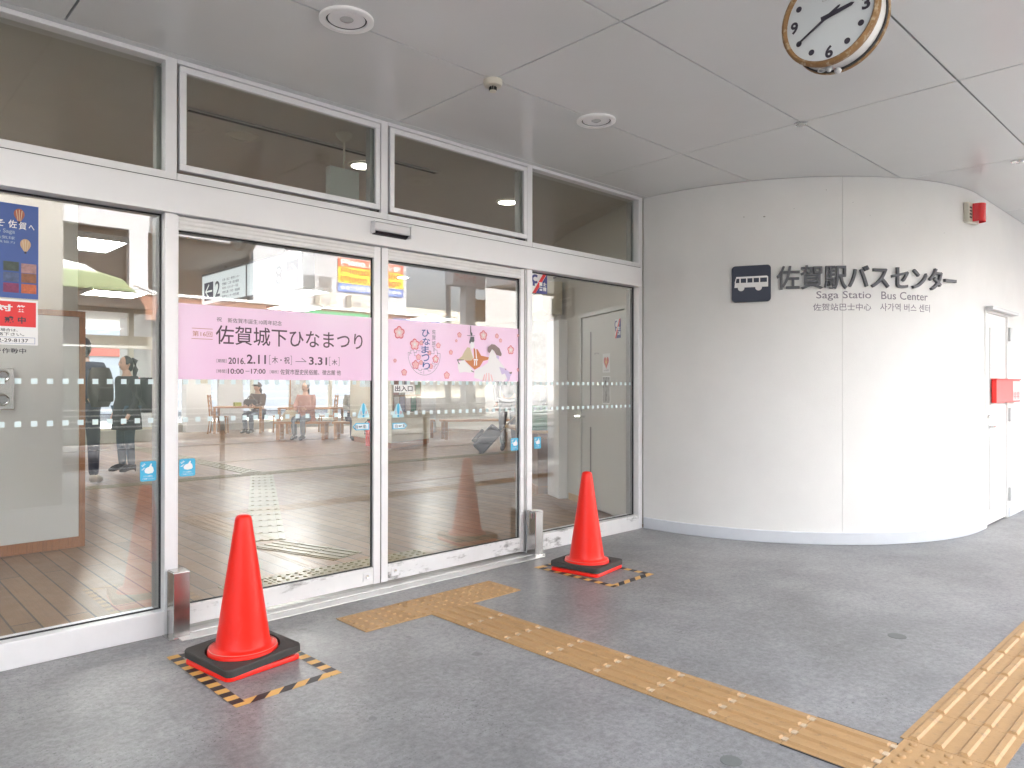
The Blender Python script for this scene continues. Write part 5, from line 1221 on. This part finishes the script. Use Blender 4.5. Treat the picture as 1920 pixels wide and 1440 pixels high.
P = [(-7,3.06),(3.3,3.06),(3.1,3.17),(2.8,3.21),(-7,3.21)]
MB().prism([(x,-11.45,z) for x,z in P], (0,2.4,0)).build('roof', M('bus_roof', (.8,.8,.8), .35), t, bevel=.03)
MB().tube([(3.8,-8.97,2.9),(4.12,-8.8,2.75),(4.2,-8.8,2.4)], .03).build('mirror_arm', STEELG, t, smooth=True)
MB().box(4.12,4.26,-8.95,-8.75,2.1,2.45).build('mirror', DARK, t, bevel=.02)
for x in (-4.5, 1.4):
    for y in (-9.15,-11.35): MB().lathe([(0,-.12),(.3,-.12),(.45,-.08),(.45,.1),(0,.1)], (x,y,.33), 20, 'y').build('wheel', DARK, t, smooth=True)

t = thing('shop_building', 'white two storey shop building with brown fascia across the street', 'building', (4, -18, 0))
FYB = -16.0
def bwall(x0,x1,z0,z1,n='wall',m=BLDW,y=FYB,th=.3): return MB().box(x0,x1,y-th,y,z0,z1).build(n, m, t)
wins = [(-4.2,-.4),(.2,2.6),(3.0,5.74),(6.18,8.95)]
edges = [-8]+[v for w_ in wins for v in w_]+[14.2]
for a, b in zip(edges[::2], edges[1::2]): bwall(a, b, 3.56, 5.18)
bwall(-8,14.2,5.18,13); bwall(-8,14.2,-.1,.5,m=M('plinth_dark', (.08,.08,.08), .7));  # upper wall carried up unseen to cut sky light at the entrance
for a, b in wins:
    wv = MB().box(a,b,FYB-.34,FYB-.24,3.56,5.18).build('window', DWIN, t)
MB().box(-8,14.2,-24,FYB-.35,-.1,13).build('rear_block', BLDW, t)
MB().box(-8,14.2,FYB-.28,FYB-.05,.5,2.9).build('shop_window', M('shop_dim', (.11,.10,.095), .3, 0, var=.5, vs=1.2), t)
for (x0,x1,z0,z1) in ((10.5,10.85,4.15,4.55),(11.0,11.4,4.05,4.55)): MB().box(x0,x1,FYB,FYB+.03,z0,z1).build('small_window', M('small_glass', (.2,.2,.2), .2), t)
MB().box(-8,15.35,FYB+.001,FYB+.35,2.9,3.53).build('fascia', FASCIA, t)
MB().box(-8,15.4,FYB+.0,FYB+.40,3.531,3.60).build('fascia_trim', WHITE, t)
fy = (Vector((0, FYB+.36, 0)), Vector((-1,0,0)), Vector((0,0,1)), Vector((0,1,0)))
mb = MB(); slab(mb, fy, -12.8, -10.1, 3.05, 3.46, .03); tag(mb.build('green_shop_sign', GREEN), 'green shop sign on the brown fascia across the street', 'sign')
mb = MB(); slab(mb, fy, -15.3, -13.4, 2.95, 3.42, .03); sg = tag(mb.build('blue_shop_sign', BLUBN), 'blue shop sign with white characters on the fascia end', 'sign')
mb = MB(); put_text(mb, '格安きっぷ', (fy[0]+Vector((0,.032,0)), *fy[1:]), -15.2, -13.5, 3.02, 3.36, bold=.02); mb.build('lettering', PRWHITE, sg)
fb = (Vector((0, FYB+.02, 0)), Vector((-1,0,0)), Vector((0,0,1)), Vector((0,1,0)))
t = thing('price_banner', 'red yellow and blue price banner on the white shop wall', 'banner', (12.8, FYB, 4.2))
for z0, z1, m_ in ((4.92,5.19,REDBN),(4.42,4.92,YELB),(4.16,4.42,BLUBN)):
    mb = MB(); slab(mb, fb, -14.05, -11.63, z0, z1, .02); mb.build('banner_field', m_, t)
fb2 = (fb[0]+Vector((0,.022,0)), *fb[1:])
for s, z0, z1, m_ in (('11.000円',4.96,5.15,PRWHITE),('1.000円',4.70,4.89,PRRED),('2.000円',4.45,4.64,PRRED)):
    mb = MB(); put_text(mb, s, fb2, -12.95, -11.72, z0, z1, bold=.02); put_text(mb, {'11.000円':'宿泊','1.000円':'400','2.000円':'700'}[s], fb2, -13.95, -13.35, z0, z1, bold=.02); mb.build('lettering', m_, t)
mb = MB(); put_text(mb, '★★チケット販売中!!★★', fb2, -13.98, -11.68, 4.20, 4.38, bold=.02); mb.build('lettering', PRWHITE, t)
for x, z in ((11.12,3.62),(12.2,3.62)):
    t = thing('condenser_unit', ('grey condenser unit on the fascia under the small windows','grey condenser unit on the fascia under the price banner')[[11.12,12.2].index(x)], 'air conditioner', (x,FYB+.2,z))
    MB().box(x-.28,x+.28,FYB+.03,FYB+.33,z,z+.42).build('casing', M('condenser_beige', (.5,.48,.42), .5), t, bevel=.01)
    MB().lathe([(.0,.0),(.15,.0),(.16,.012),(.12,.016),(.03,.01),(0,.02)], (x-.05,FYB+.331,z+.21), 20, 'y').build('fan_grille', ANOD, t, smooth=True)
t = thing('pylon_sign', 'white pylon shop sign with red mirrored characters', 'sign', (22,-22,0))
MB().box(21.75,22.35,-22.3,-21.9,-.1,5.85).build('pylon', WHITE, t)
MB().box(20.9,23.2,-22.4,-21.8,5.85,6.75).build('sign_box', WHITE, t, bevel=.03)
fp = (Vector((0,-21.79,0)), Vector((-1,0,0)), Vector((0,0,1)), Vector((0,1,0)))
mb = MB(); put_text(mb, 'カーリーズ', fp, -22.3, -21.0, 6.0, 6.4, bold=.03); mb.build('lettering', PRRED, t)
MB().box(22.36,23.3,-22.3,-21.9,4.3,5.3).build('side_board', M('board_tan', (.42,.24,.14), .5), t)
tag(MB().prism([(19.5,-18,-.1),(36,-18,-.1),(36,-24.2,-.1),(25.4,-24.2,-.1)],(0,0,15)).build('grey_building', BLDG), 'plain grey building at the right end of the street', 'building')  # made taller than its mirrored part to block sky light
for (x0,x1,y0,h_,lab) in ((36,57,-60,9.6,'long pale apartment block far down the street'),(-30,-9,-30,10,'unseen pale block closing the left end of the street')):  # left block stands unseen and closes off sky light there
    t = thing('apartment_block', lab, 'building', (x0,y0,0))
    MB().box(x0,x1,y0-10,y0,-.1,h_).build('wall', M('apartment_wall', (.5,.48,.42), .8), t)
    for k in range(3): MB().box(x0,x1,y0+.001,y0+1.0,1.6+k*2.7,2.5+k*2.7).build('balcony', BLDG, t)
for i, (x, y) in enumerate(((24,-26),(15.9,-19),(40,-34))):
    t = thing('utility_pole', ('grey utility pole behind the pylon sign','grey utility pole at the end of the shop building','grey utility pole far down the street')[i], 'utility pole', (x,y,0), 'utility poles of the street')
    MB().tube([(x,y,-.1),(x,y,10.5)], [.16,.11], 10).build('pole', BLDG, t, smooth=True)
    for z in (9.8,9.0): MB().box(x-.9,x+.9,y-.05,y+.05,z,z+.1).build('crossarm', STEELG, t)
def wire(p, q_, sag): return [Vector(p).lerp(Vector(q_), k/14)-Vector((0,0,sag*4*(k/14)*(1-k/14))) for k in range(15)]
n_ = 0
for (p, q_) in (((15.9,-19),(24,-26)),((24,-26),(40,-34)),((15.9,-19),(8,-27))):
    for z, dx in ((9.9,-.7),(9.9,.7),(9.1,-.7),(9.1,.7)):
        t = MB().tube(wire((p[0]+dx,p[1],z),(q_[0]+dx,q_[1],z),.7+.1*n_ % .5),.022,5).build('power_line', DARK); n_ += 1
        tag(t, 'thin black power line sagging between the utility poles', 'power line', 'power lines of the street')
# behind the hall
t = thing('rear_building', 'long pale building beyond the rear windows', 'building', (4,30,0))
MB().box(-30,44,34,40,-.1,9).build('wall', BLDW, t); MB().box(-20,34,33.9,33.999,2.6,3.1).build('red_band', M('band_red', (.5,.12,.08), .5), t)
t = thing('rear_railing', 'grey railing beyond the rear windows', 'railing', (8,20,0))
for z in (.5,.8,1.05): MB().tube([(4,20,z),(24,20,z)], .03, 6).build('rail_pipe', STEELG, t)
